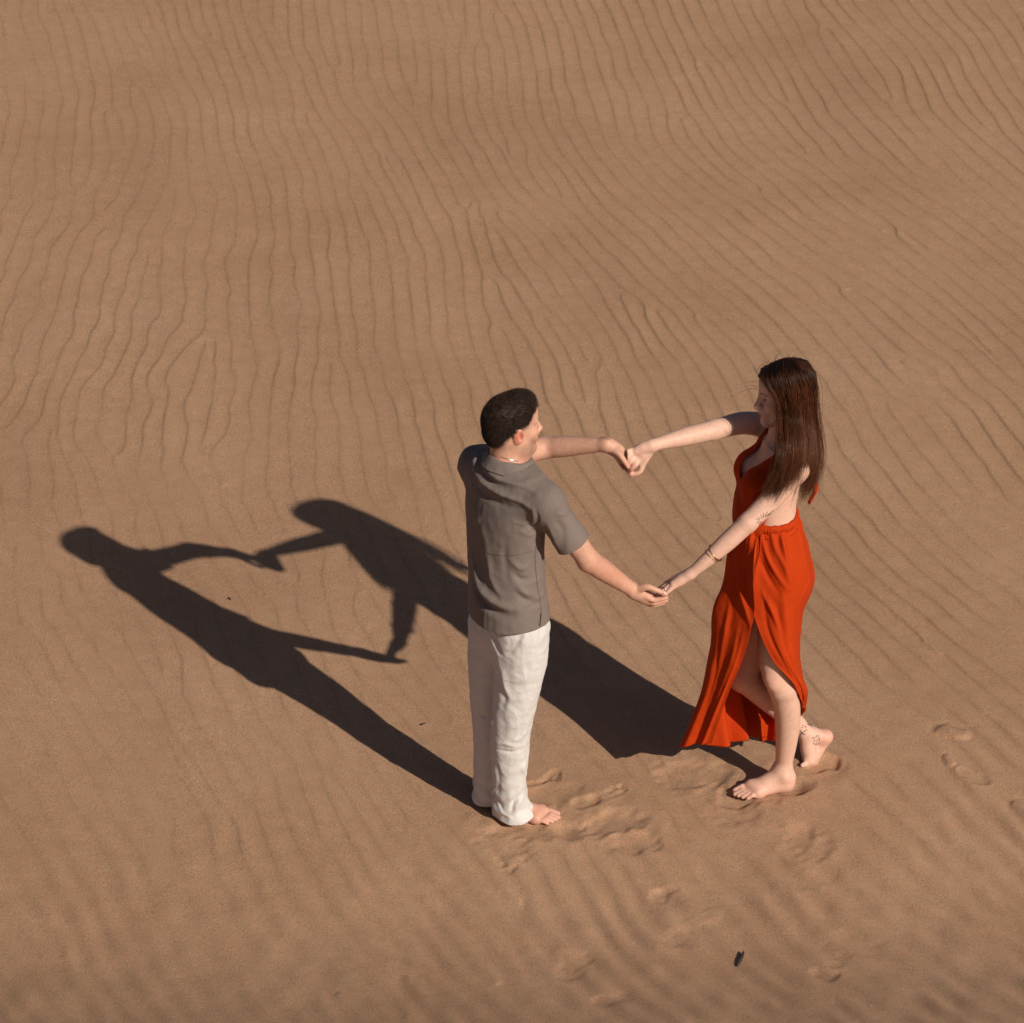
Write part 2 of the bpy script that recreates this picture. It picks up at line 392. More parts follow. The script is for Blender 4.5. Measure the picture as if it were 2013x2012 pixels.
# ================================================================== THE SAND
def build_ground():
    rngs = np.random.default_rng(5)
    ctl = [  # x, y in the photo, slope of the crest line (dx per dy), spacing across, relief
     (40,100,0,43,.7),(110,250,-.45,38,.6),(60,400,-.6,44,.7),(200,150,.05,35,.8),(300,120,.3,31,.8),(500,150,.36,33,.9),(450,260,.45,32,.9),(250,400,0,48,.8),(400,500,0,46,1),(550,550,.1,50,1),
     (700,600,.3,48,1),(900,400,.6,38,.9),(700,300,.5,35,.9),(950,100,.4,36,.8),(600,800,.05,52,1),(300,700,0,50,1),(100,500,-.5,46,.9),(100,650,-.4,50,1),(80,850,-.1,50,1),(200,900,-.2,57,1),
     (850,850,.5,52,1),(1100,100,.35,37,.8),(1300,200,.5,38,.8),(1500,100,.45,38,.8),(1800,150,.5,40,.8),(1300,400,.75,40,.9),(1700,350,1.1,50,.9),(1900,450,1.0,50,.9),(1100,600,.55,44,1),
     (1400,600,.75,46,1),(1800,650,.9,52,1),(1250,750,.6,48,1),(1700,900,.65,58,1),(1900,900,.8,62,1),(1700,1150,1.0,66,1.1),(1900,1200,1.1,70,1.1),(1200,1050,.55,55,1),(1350,1300,.6,58,1),
     (1750,1500,1,80,.9),(1300,1450,.5,60,.9),(100,1450,.5,60,.9),(400,1400,.5,58,.9),(300,1250,.35,58,1),(100,1150,.1,55,1),(600,1250,.45,58,1),(700,1550,.6,55,.9),(200,1700,.55,75,.8),
     (500,1850,.6,80,.8),(900,1800,.7,80,.6),(1500,1850,.7,85,.8),(1900,1800,.9,85,1),(1900,1500,1,75,1),(800,1100,.4,55,1),(1100,1600,.55,60,.7)]
    C = np.array(ctl, float); C[:, 2] *= np.where(C[:, 0] > 1000, 1.28, 1.1); C[:, 3] *= np.where(C[:, 1] < 450, .80, np.where(C[:, 1] < 800, .88, .95))
    # wanted phase gradient on a coarse world grid
    nx, ny = 220, 300; X0, X1, Y0, Y1 = -4.6, 4.6, -3.0, 10.5
    gx = np.linspace(X0, X1, nx); gy = np.linspace(Y0, Y1, ny); hx = gx[1]-gx[0]; hy = gy[1]-gy[0]
    GX, GY = np.meshgrid(gx, gy, indexing='ij'); P = np.stack([GX, GY, 0*GX], -1)
    px, py = proj(P); dx = proj(P+V(1e-3, 0, 0)); dy = proj(P+V(0, 1e-3, 0))
    Jxx, Jyx = (dx[0]-px)/1e-3, (dx[1]-py)/1e-3; Jxy, Jyy = (dy[0]-px)/1e-3, (dy[1]-py)/1e-3
    qx = np.clip(px, -250, 2260); qy = np.clip(py, -200, 2250)
    d2 = (qx[..., None]-C[:, 0])**2+(qy[..., None]-C[:, 1])**2; d2 -= d2.min(-1, keepdims=True)
    Wt = np.exp(-d2/(2*110**2)); Wt /= Wt.sum(-1, keepdims=True)
    sl = Wt@C[:, 2]; sp = Wt@C[:, 3]; rel = Wt@C[:, 4]
    ix, iy = 1/sp, -sl/sp                                  # phase gradient in the photo plane
    a = ix*Jxx+iy*Jyx; b = ix*Jxy+iy*Jyy                   # ... and on the sand
    # least squares phase: Poisson with mirrored ends
    div = np.zeros_like(a); ax_ = (a[1:]+a[:-1])/2; by_ = (b[:, 1:]+b[:, :-1])/2
    div[:-1] += ax_/hx; div[1:] -= ax_/hx; div[:, :-1] += by_/hy; div[:, 1:] -= by_/hy
    M2 = np.concatenate([div, div[::-1]], 0); M2 = np.concatenate([M2, M2[:, ::-1]], 1)
    kx = 2*np.pi*np.fft.fftfreq(2*nx); ky = 2*np.pi*np.fft.fftfreq(2*ny)
    lam = (2*np.cos(kx)-2)[:, None]/hx**2+(2*np.cos(ky)-2)[None]/hy**2; lam[0, 0] = 1
    ph = np.real(np.fft.ifft2(np.fft.fft2(M2)/lam))[:nx, :ny]; ph -= ph[nx//2, ny//2]
    def bil(A, x, y):
        u = np.clip((x-X0)/hx, 0, nx-1.001); v = np.clip((y-Y0)/hy, 0, ny-1.001); i = u.astype(int); j = v.astype(int); u -= i; v -= j
        return A[i, j]*(1-u)*(1-v)+A[i+1, j]*u*(1-v)+A[i, j+1]*(1-u)*v+A[i+1, j+1]*u*v
    # sample grid: fine where the photo looks, stretching away to the horizon
    fx = np.arange(-3.35, 3.351, .0056); fy = np.arange(-1.75, 8.6, .0088)
    if PREVIEW: fx = np.arange(-3.35, 3.351, .02); fy = np.arange(-1.75, 8.6, .03)
    def ext(f, far, s):
        o = [f[-1]]; st = f[1]-f[0]
        while o[-1] < far: st *= s; o.append(o[-1]+st)
        return np.array(o[1:])
    xs = np.concatenate([-ext(fx, 900, 1.16)[::-1], fx, ext(fx, 900, 1.16)]); ys = np.concatenate([-ext(-fy[::-1], 900, 1.16)[::-1], fy, ext(fy, 1500, 1.16)])
    X, Y = np.meshgrid(xs, ys, indexing='ij'); n0, n1 = X.shape
    Q = np.stack([X, Y*.5], -1)                            # crests run mostly along y: features stretched that way
    inner = np.clip((4.6-np.abs(X))/1.0, 0, 1)*np.clip((Y+3.0)/1.0, 0, 1)*np.clip((10.5-Y)/1.5, 0, 1)
    phi = bil(ph, X, Y)
    w1 = Waves(1, 14, .35, 1.6, 2); w2 = Waves(2, 22, 2.0, 6.5, 2); w3 = Waves(9, 16, 7, 16, 2)
    px, py = proj(np.stack([X, Y, 0*X], -1))
    left = np.clip((900-px)/500, 0, 1)*np.clip((1500-py)/400, 0, 1)*np.clip((py-250)/350, 0, 1)
    phi = phi+.22*w1(Q)+(.055+.07*left)*w2(Q)+(.010+.012*left)*w3(Q)
    for _ in range(75):                                # forks: where one crest ends or splits
        cx, cy = rngs.uniform(-3.2, 3.2), rngs.uniform(-1.6, 8.4); s = rngs.choice([-1, 1]); ang = rngs.uniform(0, 2*np.pi)
        # a +/- pair a little apart keeps the far field unchanged
        L = rngs.uniform(.9, 2.2); g_ = [bil(a, np.array(cx), np.array(cy)), bil(b, np.array(cx), np.array(cy))]; t = unit([-g_[1], g_[0]])
        ex, ey = cx+t[0]*L, cy+t[1]*L+rngs.normal()*.03
        m = (np.abs(X-cx) < 2.6) & (np.abs(Y-cy) < 2.6)
        xm = X[m]; ym = Y[m]
        A1 = np.arctan2(t[0]*(ym-cy)-t[1]*(xm-cx), t[0]*(xm-cx)+t[1]*(ym-cy)); A2 = np.arctan2(t[0]*(ym-ey)-t[1]*(xm-ex), t[0]*(xm-ex)+t[1]*(ym-ey))
        fade = np.clip((2.5-np.hypot(xm-cx, ym-cy))/1.2, 0, 1)
        dd = (A1-A2)/(2*np.pi); dd = (dd+.5) % 1-.5
        # keep the whole-number jump along the segment, fade only the soft part
        phi[m] += s*np.where(fade >= 1, dd, dd*fade)
    u = phi-np.floor(phi)
    soft = np.clip((py-1560-.00022*(px-900)**2*-1*np.where(px > 900, .55, .25)-20)/230, 0, 1)     # wind-smoothed sand in the foreground
    soft = np.maximum(soft, np.clip((px-1560)/300, 0, 1)*np.clip((py-1330)/260, 0, 1))
    wl = .095+.05*soft
    sharp = np.where(u < wl, .5-.5*np.cos(np.pi*u/wl), .5+.5*np.cos(np.pi*((u-wl)/(1-wl))**.80))
    sine = .5-.5*np.cos(2*np.pi*(u+.22))
    prof = (.80*sharp+.20*(.5-.5*np.cos(2*np.pi*(u+.30))))*(1-soft)+sine*soft
    ampn = np.clip(.86+.16*w1(Q*1.7+3.1)+.16*w2(Q*.8+7.7), .45, 1.25)
    fade_far = np.clip(inner, 0, 1)
    relv = bil(rel, X, Y)
    Z = .0034*prof*relv*(.80+.62*np.clip((px-650)/900, 0, 1))*ampn*fade_far*(1+1.5*soft)
    # broad shapes
    big = Waves(4, 10, .09, .45, 2)
    Z += .005*big(Q)*np.clip((Y-.6)/2, 0, 1)*np.clip((60-np.abs(Y))/40, 0, 1)+.0025*Waves(7, 14, .7, 2.2, 2)(Q)*np.clip((6-np.abs(X)), 0, 1)*np.clip((12-Y), 0, 1)
    dun = np.clip((np.hypot(X, Y)-22)/60, 0, 1)**1.5
    Z += dun*(5.0*np.sin(X/37+1.3)*np.cos(Y/51+.4)+3*np.sin(X/19-Y/23)-3)
    Z += .0012*soft*Waves(12, 24, 2.5, 8, 2)(Q)*fade_far
    q_ = np.clip(-.55-Y+.06*X, 0, 30); Z += np.where(q_ < .8, .16*q_**2, .1024+.256*(q_-.8))*np.clip((70-np.abs(Y))/50, 0, 1)     # foreground rise added so the sand tilts off the sun and darkens
    # trodden sand
    kill = np.zeros_like(Z)
    def patch(pa, pb, r, amt):
        a_ = at(*pa, z=0)[:2]; b_ = at(*pb, z=0)[:2]; ba = b_-a_; t = np.clip(((X-a_[0])*ba[0]+(Y-a_[1])*ba[1])/(ba@ba+1e-9), 0, 1)
        d = np.hypot(X-a_[0]-t*ba[0], Y-a_[1]-t*ba[1]); return np.clip((r-d)/(.45*r), 0, 1)*amt
    for pa, pb, r, am in (((1000,1600),(1230,1610),.17,.9),((1020,1540),(1210,1560),.13,.85),((1400,1520),(1590,1540),.17,.85),((1590,1490),(1640,1500),.09,.9),((960,1620),(1120,1640),.12,.8),((1540,1620),(1600,1660),.15,.5)):
        kill = np.maximum(kill, patch(pa, pb, r, am))
    Z = Z*(1-kill)+kill*.0015
    Z += kill*.0018*Waves(21, 26, 5, 16, 2)(Q)
    wd = .16*Waves(31, 20, 6, 26, 2)(np.stack([X, Y], -1))
    def dent(pa, pb, r, depth, rim=.3, k=.85, squash=1.0):
        nonlocal Z
        if r < .03: depth = depth*.72
        a_ = at(*pa, z=0)[:2]; b_ = at(*pb, z=0)[:2]; ba = b_-a_; t = np.clip(((X-a_[0])*ba[0]+(Y-a_[1])*ba[1])/(ba@ba+1e-9), 0, 1)
        d = np.hypot(X-a_[0]-t*ba[0], Y-a_[1]-t*ba[1])/r
        d = d+wd*min(1, r/.04)
        big_ = min(1, max(0, (r-.02)/.03)); k = k+.5*big_; depth = depth*(.72+.38*big_)
        fg = min(1, max(0, (pa[1]-1640)/80)); depth = depth*(.8-.3*fg); k = k+.6*fg; rim = rim*(1-.4*fg); Z = Z-depth*(1/(1+np.exp(np.clip((d-1)*7/k, -40, 40))))+depth*rim*(1-.5*big_)*np.exp(-((d-1.45)/.36)**2)
    # prints beside the man
    for a1, a2, r, dp in (((1138,1580),(1162,1575),.028,.014),((1168,1573),(1200,1562),.026,.006),((1196,1556),(1198,1555),.012,.009),((1206,1552),(1208,1550),.010,.009),((1216,1549),(1218,1547),.010,.009),((1222,1546),(1228,1552),.011,.012),((1218,1560),(1224,1557),.010,.008),
        ((1040,1544),(1052,1541),.014,.010),((1064,1536),(1068,1533),.012,.009),((1062,1540),(1076,1532),.010,.010),((1080,1528),(1092,1520),.020,.013),((1094,1532),(1098,1528),.012,.012),
        ((1010,1600),(1105,1618),.062,.007),((1000,1630),(1115,1634),.050,.012),((1180,1624),(1232,1612),.062,.015),((1225,1660),(1262,1655),.055,.010),((1050,1570),(1110,1560),.06,.006),((975,1650),(1010,1665),.06,.007),
        ((1335,1525),(1400,1520),.075,.012),((1445,1568),(1550,1548),.052,.011),((1552,1552),(1572,1546),.040,.014),((1400,1555),(1450,1575),.05,.009),((1430,1600),(1470,1600),.055,.006),
        ((1604,1504),(1622,1497),.042,.020),((1570,1640),(1600,1668),.06,.008),((1545,1690),(1580,1640),.04,.005),
        ((978,1690),(984,1700),.016,.010),((992,1712),(1000,1716),.014,.014),((1008,1710),(1012,1706),.012,.014),((986,1704),(990,1700),.012,.009),((1028,1690),(1030,1692),.010,.010),
        ((1294,1768),(1300,1760),.03,.014),((1306,1752),(1322,1748),.022,.014),((1330,1790),(1375,1800),.06,-.010),((1612,1938),(1628,1945),.030,.018),((1636,1920),(1640,1916),.024,.010),
        ((1120,1930),(1128,1900),.05,.012),((1655,1865),(1700,1880),.06,.010),((1340,1845),(1345,1850),.05,.008),((1195,2005),(1215,2000),.04,.012),((1590,1735),(1640,1700),.05,.007),((1320,1850),(1330,1845),.04,.006),
        ((1860,1440),(1885,1445),.035,-.012),((1862,1492),(1868,1502),.018,-.012),((1900,1520),(1925,1535),.03,.008),((1560,1470),(1600,1480),.05,-.004)):
        dent(a1, a2, r, dp)
    v = np.stack([X, Y, Z], -1).reshape(-1, 3)
    i = np.arange(n0*n1, dtype=np.int32).reshape(n0, n1)
    f = np.stack([i[:-1, :-1], i[1:, :-1], i[1:, 1:], i[:-1, 1:]], -1).reshape(-1, 4)
    m, nt, b = mat('desert_sand', rough=.92); b.inputs['Specular IOR Level'].default_value = .15
    co = objco(nt)
    base = ramp(nt, noise(nt, co, .9, 5, .6), [(.30, (.385, .232, .142)), (.5, (.425, .262, .165)), (.72, (.455, .288, .188))])
    grain = N(nt, 'ShaderNodeTexNoise'); grain.inputs['Scale'].default_value = 170; grain.inputs['Detail'].default_value = 3; grain.inputs['Roughness'].default_value = .8; nt.links.new(co, grain.inputs['Vector'])
    c = mixc(nt, base, ramp(nt, grain.outputs['Fac'], [(.30, (.55, .52, .50)), (.5, (1, 1, 1)), (.72, (1.42, 1.38, 1.34))]), .85, 'MULTIPLY')
    c = mixc(nt, c, ramp(nt, noise(nt, co, 14, 5, .65), [(.3, (.90, .875, .85)), (.7, (1.06, 1.05, 1.05))]), .8, 'MULTIPLY')
    vo = N(nt, 'ShaderNodeTexVoronoi'); vo.inputs['Scale'].default_value = 42; nt.links.new(co, vo.inputs['Vector'])       # a few pale grain specks: bright glints put into the sand colour
    wn = N(nt, 'ShaderNodeTexWhiteNoise'); nt.links.new(vo.outputs['Position'], wn.inputs['Vector'])
    g1 = N(nt, 'ShaderNodeMath', operation='GREATER_THAN'); g1.inputs[1].default_value = .9975; nt.links.new(wn.outputs['Value'], g1.inputs[0])
    g2 = N(nt, 'ShaderNodeMath', operation='LESS_THAN'); g2.inputs[1].default_value = .085; nt.links.new(vo.outputs['Distance'], g2.inputs[0])
    g3 = N(nt, 'ShaderNodeMath', operation='MULTIPLY'); nt.links.new(g1.outputs[0], g3.inputs[0]); nt.links.new(g2.outputs[0], g3.inputs[1])
    c = mixc(nt, c, ramp(nt, noise(nt, co, 38, 3, .6), [(.35, (1.05, .965, .93)), (.65, (.965, 1.02, .985))]), .8, 'MULTIPLY'); c = mixc(nt, c, (.95, .93, .88), g3.outputs[0])
    nt.links.new(c, b.inputs['Base Color'])
    p = bump(nt, b, grain.outputs['Fac'], .8, .003)
    bump(nt, b, noise(nt, co, 60, 4, .6), .30, .004, p)
    g = mesh_obj('sand', v, f, m)
    tag(g, 'brown wind rippled desert sand under the couple', kind='structure')
if not (PREVIEW and PREVIEW.get('noground')): build_ground()

# ================================================================== THE MAN
def surf_tint(v, base):
    c = np.tile(base, (len(v), 1)).astype(float)
    n = Waves(77, 20, 8, 40)(v); c *= (1+.012*n)[:, None]
    return c
def near_pt(v, P): return np.linalg.norm(v-P, axis=1)
def toward(c, m, rgb): m = np.clip(m, 0, 1)[:, None]; return c*(1-m)+V(*rgb)*m

def finger(vol, pts, k=.0035): px_chain(vol, pts, k)

MAN_HEAD = at(1006, 836, y=.02); MAN_F = unit(V(math.cos(rad(26)), math.sin(rad(26)), -.07))
H_ = .0030 if not PREVIEW else .0045
def build_man():
    root = empty('person', (0.0, 0, 0))
    tag(root, 'man in taupe short sleeved shirt and pale linen trousers, holding hands with the woman', 'person')
    vol = Vol((-.24, -.24, -.02), (.66, .42, 1.83), H_)
    O = MAN_HEAD
    hs = .955; M, L = head(vol, O, MAN_F, (0, 0, 1), sc_=hs)
    # neck and trunk
    nb = at(997, 912, y=.0)
    vol.cone(L(-.022, 0, -.055), nb, .054, .060, .03); vol.cone(L(.0, 0, -.075), nb+V(.03, .02, 0), .045, .055, .03)
    nS = at(1074, 988, y=-.125); fS = at(940, 912, y=.14)
    vol.cone(nb-V(0, 0, .02), nS+V(-.01, .01, .0), .052, .046, .04); vol.cone(nb-V(0, 0, .02), fS, .050, .046, .04)
    y45, y25 = rad(45), rad(30)
    vol.loft([((0, .0, .80), .125, .085, y25), ((0, 0, .90), .135, .09, y25), ((-.004, 0, 1.02), .125, .085, y25), ((-.010, 0, 1.18), .125, .08, rad(34)), ((-.012, 0, 1.32), .125, .08, rad(38)), ((-.010, 0, 1.42), .12, .065, y45), ((0, 0, 1.47), .08, .06, y45)], .03)
    # arms
    el = at(1157, 1102, y=-.125); wr = at(1246, 1162, y=-.03)
    vol.chain([(nS, .052), (nS+(el-nS)*.45, .046), (el, .0375)], .02)
    d = wr-el
    vol.chain([(el, .037), (el+d*.25, .0395), (el+d*.6, .0325), (wr, .0245)], .02); vol.cone(el+V(-.012, 0, -.016), el+V(-.012, 0, -.016), .018, .018, .02)
    fe = at(1070, 880, y=.31); fw = at(1192, 874, y=.215); d = fw-fe
    vol.chain([(fS, .052), (fS+(fe-fS)*.5, .045), (fe, .038)], .02); vol.chain([(fe, .037), (fe+d*.28, .0385), (fe+d*.65, .031), (fw, .0235)], .02)
    # near hand: palm up, thumb on top of her fingers
    y = -.03
    px_chain(vol, [(1246, 1162, y, .0235), (1262, 1168, y-.004, .0235), (1274, 1173, y-.004, .020)], .02)
    px_chain(vol, [(1247, 1164, y+.01, .021), (1264, 1176, y+.006, .022), (1277, 1183, y+.008, .015)], .02)
    px_chain(vol, [(1255, 1158, y-.012, .017), (1272, 1154.5, y-.026, .0125), (1291, 1161, y-.030, .0100), (1309, 1168.5, y-.026, .0082)], .008)
    finger(vol, [(1270, 1172, y-.016, .0135), (1284, 1179.5, y-.020, .0105), (1297, 1178.5, y-.018, .0088), (1310, 1175.5, y-.014, .0074)])
    finger(vol, [(1270, 1176, y-.004, .0135), (1285, 1185.5, y-.002, .0105), (1298, 1184, y, .0088), (1310, 1181, y+.002, .0074)])
    finger(vol, [(1268, 1179, y+.008, .013), (1282, 1189, y+.015, .010), (1294, 1188.5, y+.017, .0085), (1304, 1186, y+.018, .0072)])
    finger(vol, [(1264, 1180, y+.020, .012), (1277, 1189, y+.031, .009), (1287, 1189, y+.033, .0078), (1296, 1187, y+.034, .0068)])
    # far hand: hangs from the wrist, thumb over her fingers
    y = .215
    px_chain(vol, [(1192, 874, y, .0225), (1204, 877, y, .0215), (1216, 884, y-.002, .020), (1223, 890, y, .015)], .02)
    px_chain(vol, [(1194, 877, y+.008, .018), (1208, 888, y+.006, .019), (1218, 895, y+.012, .014)], .02)
    px_chain(vol, [(1206, 885, y-.014, .016), (1217, 893, y-.032, .0125), (1226, 905, y-.044, .0098), (1234.5, 918, y-.045, .0080)], .008)
    finger(vol, [(1222, 886, y+.006, .0125), (1234, 899, y+.022, .0090), (1242, 911, y+.020, .0082), (1247, 922, y+.004, .0072)])
    finger(vol, [(1219, 892, y+.012, .0125), (1229, 906, y+.030, .0090), (1238, 918, y+.024, .0080), (1244, 927, y+.002, .0070)])
    finger(vol, [(1216, 896, y+.018, .012), (1223, 910, y+.034, .0088), (1230, 921, y+.024, .0078), (1236, 928, y+.004, .0068)])
    finger(vol, [(1212, 897, y+.024, .011), (1217, 907, y+.038, .0080), (1222, 915, y+.030, .0072), (1226, 921, y+.014, .0064)])
    # legs under the linen and the bare feet
    nh = V(.05, -.07, .84); na = V(-.004, -.006, .085)
    vol.chain([(nh, .062), (at(1015, 1370, y=-.04), .045), (at(1004, 1450, y=-.03), .04), (na, .032)], .03)
    fh = V(-.05, .05, .84); fa = V(-.082, .086, .085)
    vol.chain([(fh, .058), (at(963, 1370, y=.08), .042), (at(964, 1450, y=.08), .038), (fa, .030)], .03)
    hz = -.006
    t1 = foot(vol, at(978, 1602, z=0)+V(0, 0, hz), (1, -.14), +1, .235, ankle=na, w=.043)
    t2 = foot(vol, V(-.112, .062, hz), (.68, .73), -1, .225, ankle=fa, w=.041)
    v, f = vol.mesh(); v = relax(v, f, 1, .4)
    c = surf_tint(v, SK*np.array([.96, .93, .90]))
    head_tint(v, c, M, O, hs, L, False)
    q = (v-O)@M.T/hs
    # beard shadow, faded sides, reddened neck
    jaw = np.clip((-.042-q[:, 2])/.02, 0, 1)*np.clip((q[:, 0]+.01)/.03, 0, 1)*(q[:, 2] > -.14)*(np.abs(q[:, 1]) < .1)
    c = toward(c, jaw*.5, (.23, .13, .095))
    skul = np.clip((q[:, 2]-hairline(q[:, 0])+.038)/.045, 0, 1)*np.clip((.085-q[:, 0])/.02, 0, 1)*(np.abs(q[:, 1]) < .081)*(q[:, 2] > -.12)
    c = toward(c, skul*.86, (.035, .022, .017)); bk = np.clip((-.045-q[:, 0])/.03, 0, 1)*np.clip((q[:, 2]+.085)/.035, 0, 1)*(np.abs(q[:, 1]) < .085)*(v[:, 2] > 1.5); c = toward(c, bk, (.020, .013, .010))
    nk = np.clip(1-np.abs(q[:, 2]+.13)/.06, 0, 1)*(q[:, 0] < .03)*(np.abs(q[:, 1]) < .1)*(v[:, 2] > 1.40)
    c = toward(c, nk*.45, (.58, .24, .16))
    for P_, r_ in ((at(1300, 1178, y=-.04), .05), (at(1240, 925, y=.21), .035), (el, .05), (at(1190, 1118, y=-.09), .17)):
        c = toward(c, np.clip(1-near_pt(v, P_)/r_, 0, 1)*.6, (.52, .235, .160))
    ft = np.clip((.12-v[:, 2])/.08, 0, 1); c = toward(c, ft*.35, (.60, .31, .24))
    body = mesh_obj('body', v, f, M_skin, root, col=c)
    # nails
    for (a, b, yy), nv, sz in (((1232, 915.5, .174), (-.2, -.8, .55), .0068), ((1306, 1165, -.064), (.15, -.45, .9), .0068)):
        nail(at(a, b, y=yy), nv, sz, root, M_nail, 'thumb_nail')
    # ---------------- hair
    E = lambda vo, c_, r_, k=.01, mode='add': vo.ell(L(*c_), V(*r_)*hs, M, k, mode)
    hv = Vol(O-V(.17, .17, .14), O+V(.17, .17, .2), .003)
    E(hv, (-.018, 0, .034), (.1010, .0795, .0865)); E(hv, (.034, 0, .070), (.050, .058, .046), .03); E(hv, (-.050, 0, -.020), (.0580, .063, .056), .02); E(hv, (.022, .0, .086), (.052, .045, .034), .03)
    hvv, hf = hv.mesh(); q = (hvv-O)@M.T/hs
    g = hairline(q[:, 0])-q[:, 2]+.004*np.sin(q[:, 0]*180)+.003*np.sin(q[:, 1]*260)
    hvv, hf, u_ = clip(hvv, hf, g); n = normals(hvv, hf); q = (hvv-O)@M.T/hs
    hvv = hvv+n*(.0005*Waves(5, 24, 60, 180)(np.stack([q[:, 0]*.5, q[:, 1], q[:, 2]], -1)))[:, None]*np.clip(q[:, 2]/.05, .1, 1)[:, None]
    hair = mesh_obj('hair', hvv, hf, M_hair_m, root, col=np.clip(.25+.2*Waves(6, 20, 20, 80)(hvv), 0, 1)[:, None]*np.ones(3))
    rng = np.random.default_rng(8); idx = rng.integers(0, len(hvv), 20000); SV, SF, SC = [], [], []
    for i in idx:
        p = q[i]; top = np.clip((p[2]-.045)/.05, 0, 1)
        ln = (.0085+.0065*top)*rng.uniform(.6, 1.25); out = M@n[i]
        comb = V(.8, .12*np.sign(p[1])*0+.1, .0)*top+V(.25, 0, -1.0)*(1-top)
        d0 = unit(out*(.70-.22*top)+comb*.85+rng.normal(size=3)*.26); d1 = unit(d0+comb*.5+V(0, 0, .25*top)*(p[0] > .02)+rng.normal(size=3)*.15)
        a0 = p-out*(.0006+.0014*top); a1 = a0+d0*ln*.5; a2 = a1+d1*ln*.5
        a1 += -out*.0005; SV.append([O+hs*(M.T@a0), O+hs*(M.T@a1), O+hs*(M.T@a2)]); SC.append(rng.random()**2*.9+.15*max(0, 1-np.hypot(p[0]+.045, p[2]-.105)/.04))
    sn = normals(v, f); qb = (v-O)@M.T/hs; zone = np.nonzero((qb[:, 2] > hairline(qb[:, 0])-.032) & (qb[:, 2] < hairline(qb[:, 0])+.006) & (qb[:, 0] < .045) & (np.abs(qb[:, 1]) < .084) & (v[:, 2] > 1.5))[0]
    for i in rng.choice(zone, 5200):
        t_ = (qb[i, 2]-hairline(qb[i, 0])+.032)/.038
        if rng.random() > t_**1.2: continue
        o_ = sn[i]; ln = .002+.005*t_; d_ = unit(o_*.55+V(0, 0, -.8)+rng.normal(size=3)*.2); p_ = v[i]+rng.normal(size=3)*.0012-o_*.0005
        SV.append([p_, p_+d_*ln*.5, p_+d_*ln]); SC.append(rng.uniform(0, .7))
    # front tuft
    for i in range(800):
        p = V(rng.uniform(.02, .078), rng.uniform(-.045, .045), 0); p[2] = .119-.9*(max(p[0]-.03, 0))**1.2-.012*(abs(p[1])/.045)**2-.006
        d0 = unit(V(.8, .25*p[1]/.045, .8)+rng.normal(size=3)*.25); d1 = unit(V(.9, .1, .35)+rng.normal(size=3)*.3); ln = rng.uniform(.010, .020)
        SV.append([O+hs*(M.T@p), O+hs*(M.T@(p+d0*ln*.5)), O+hs*(M.T@(p+d0*ln*.5+d1*ln*.5))]); SC.append(rng.uniform(0, 1))
    strands('hair_strands', np.array(SV), .00065, M_hair_m, hair, np.array(SC))
    # ---------------- shirt
    sv = Vol((-.27, -.27, .78), (.30, .30, 1.56), .0045 if not PREVIEW else .006)
    sv.loft([((.002, -.012, .79), .172, .138, rad(28)), ((.001, -.012, .90), .170, .138, rad(28)), ((-.004, -.008, 1.02), .163, .126, rad(30)), ((-.010, 0, 1.16), .166, .116, rad(34)), ((-.014, 0.004, 1.30), .178, .112, rad(38)), ((-.010, 0, 1.41), .158, .092, y45), ((-.003, 0, 1.465), .105, .075, y45)], .02, 2.15)
    sv.cone(nb-V(0, 0, .030), nS+V(-.008, .008, .004), .066, .064, .06); sv.cone(nb-V(0, 0, .030), fS+V(0, 0, -.004), .066, .064, .06)
    se = at(1127, 1068, y=-.128); sd = unit(se-nS); sv.chain([(nS, .062), (nS+(se-nS)*.5, .060), (se+sd*.06, .067)], .03)
    fe_ = at(1012, 893, y=.225); fd = unit(fe_-fS); sv.chain([(fS, .062), (fe_, .058), (fe_+fd*.06, .058)], .03)
    v, f = sv.mesh(); v = relax(v, f, 2, .5)
    neck_c = at(999, 902, y=.004); na_ = unit(V(.16, .12, 1))
    dn = v-neck_c; ax = dn@na_; rr = np.linalg.norm(dn-ax[:, None]*na_, axis=1)
    hemz = .886+.010*np.sin((v[:, 0]+.1)*9)
    g = np.maximum.reduce([hemz-v[:, 2], np.where((near_pt(v, se) < .16) & ((v-nS)@sd > .07) & (np.linalg.norm((v-se)-((v-se)@sd)[:, None]*sd, axis=1) < .10), (v-se)@sd, -1), np.where((near_pt(v, fe_) < .14) & ((v-fS)@fd > .05), (v-fe_)@fd, -1), np.where(ax > -.05, .062-rr, -1)])
    v, f, _ = clip(v, f, g); n = normals(v, f)
    D = np.zeros(len(v))
    FD = lambda *a: fold(v, n, *a)
    D += FD([(925, 925), (931, 903), (948, 890), (962, 886)], .010, .007)
    D += FD([(930, 905), (932, 930), (950, 952), (985, 972), (1022, 987), (1046, 1003)], .0085, .0085)
    D -= FD([(940, 912), (946, 932), (965, 950), (1000, 962)], .012, .008)
    D += FD([(955, 925), (975, 940), (1005, 950), (1035, 958)], .008, .004); D -= FD([(965, 922), (990, 936), (1025, 946)], .008, .004)
    D -= FD([(928, 950), (950, 975), (985, 992), (1030, 1004)], .013, .006)
    D += FD([(1046, 1003), (1048, 1018), (1046, 1035)], .004, .003); D -= FD([(1053, 1006), (1056, 1024), (1052, 1044)], .0045, .004)
    # side gathers under the arm
    for a, b in (((1050, 1030), (1010, 1027)), ((1052, 1040), (1020, 1048)), ((1054, 1050), (1028, 1052))): D += FD([a, ((a[0]+b[0])/2, (a[1]+b[1])/2+3), b], .0045, .0035)
    D -= FD([(1033, 1030), (1044, 1038), (1054, 1052)], .005, .006)
    D -= FD([(1056, 1058), (1064, 1075), (1066, 1095)], .010, .010)
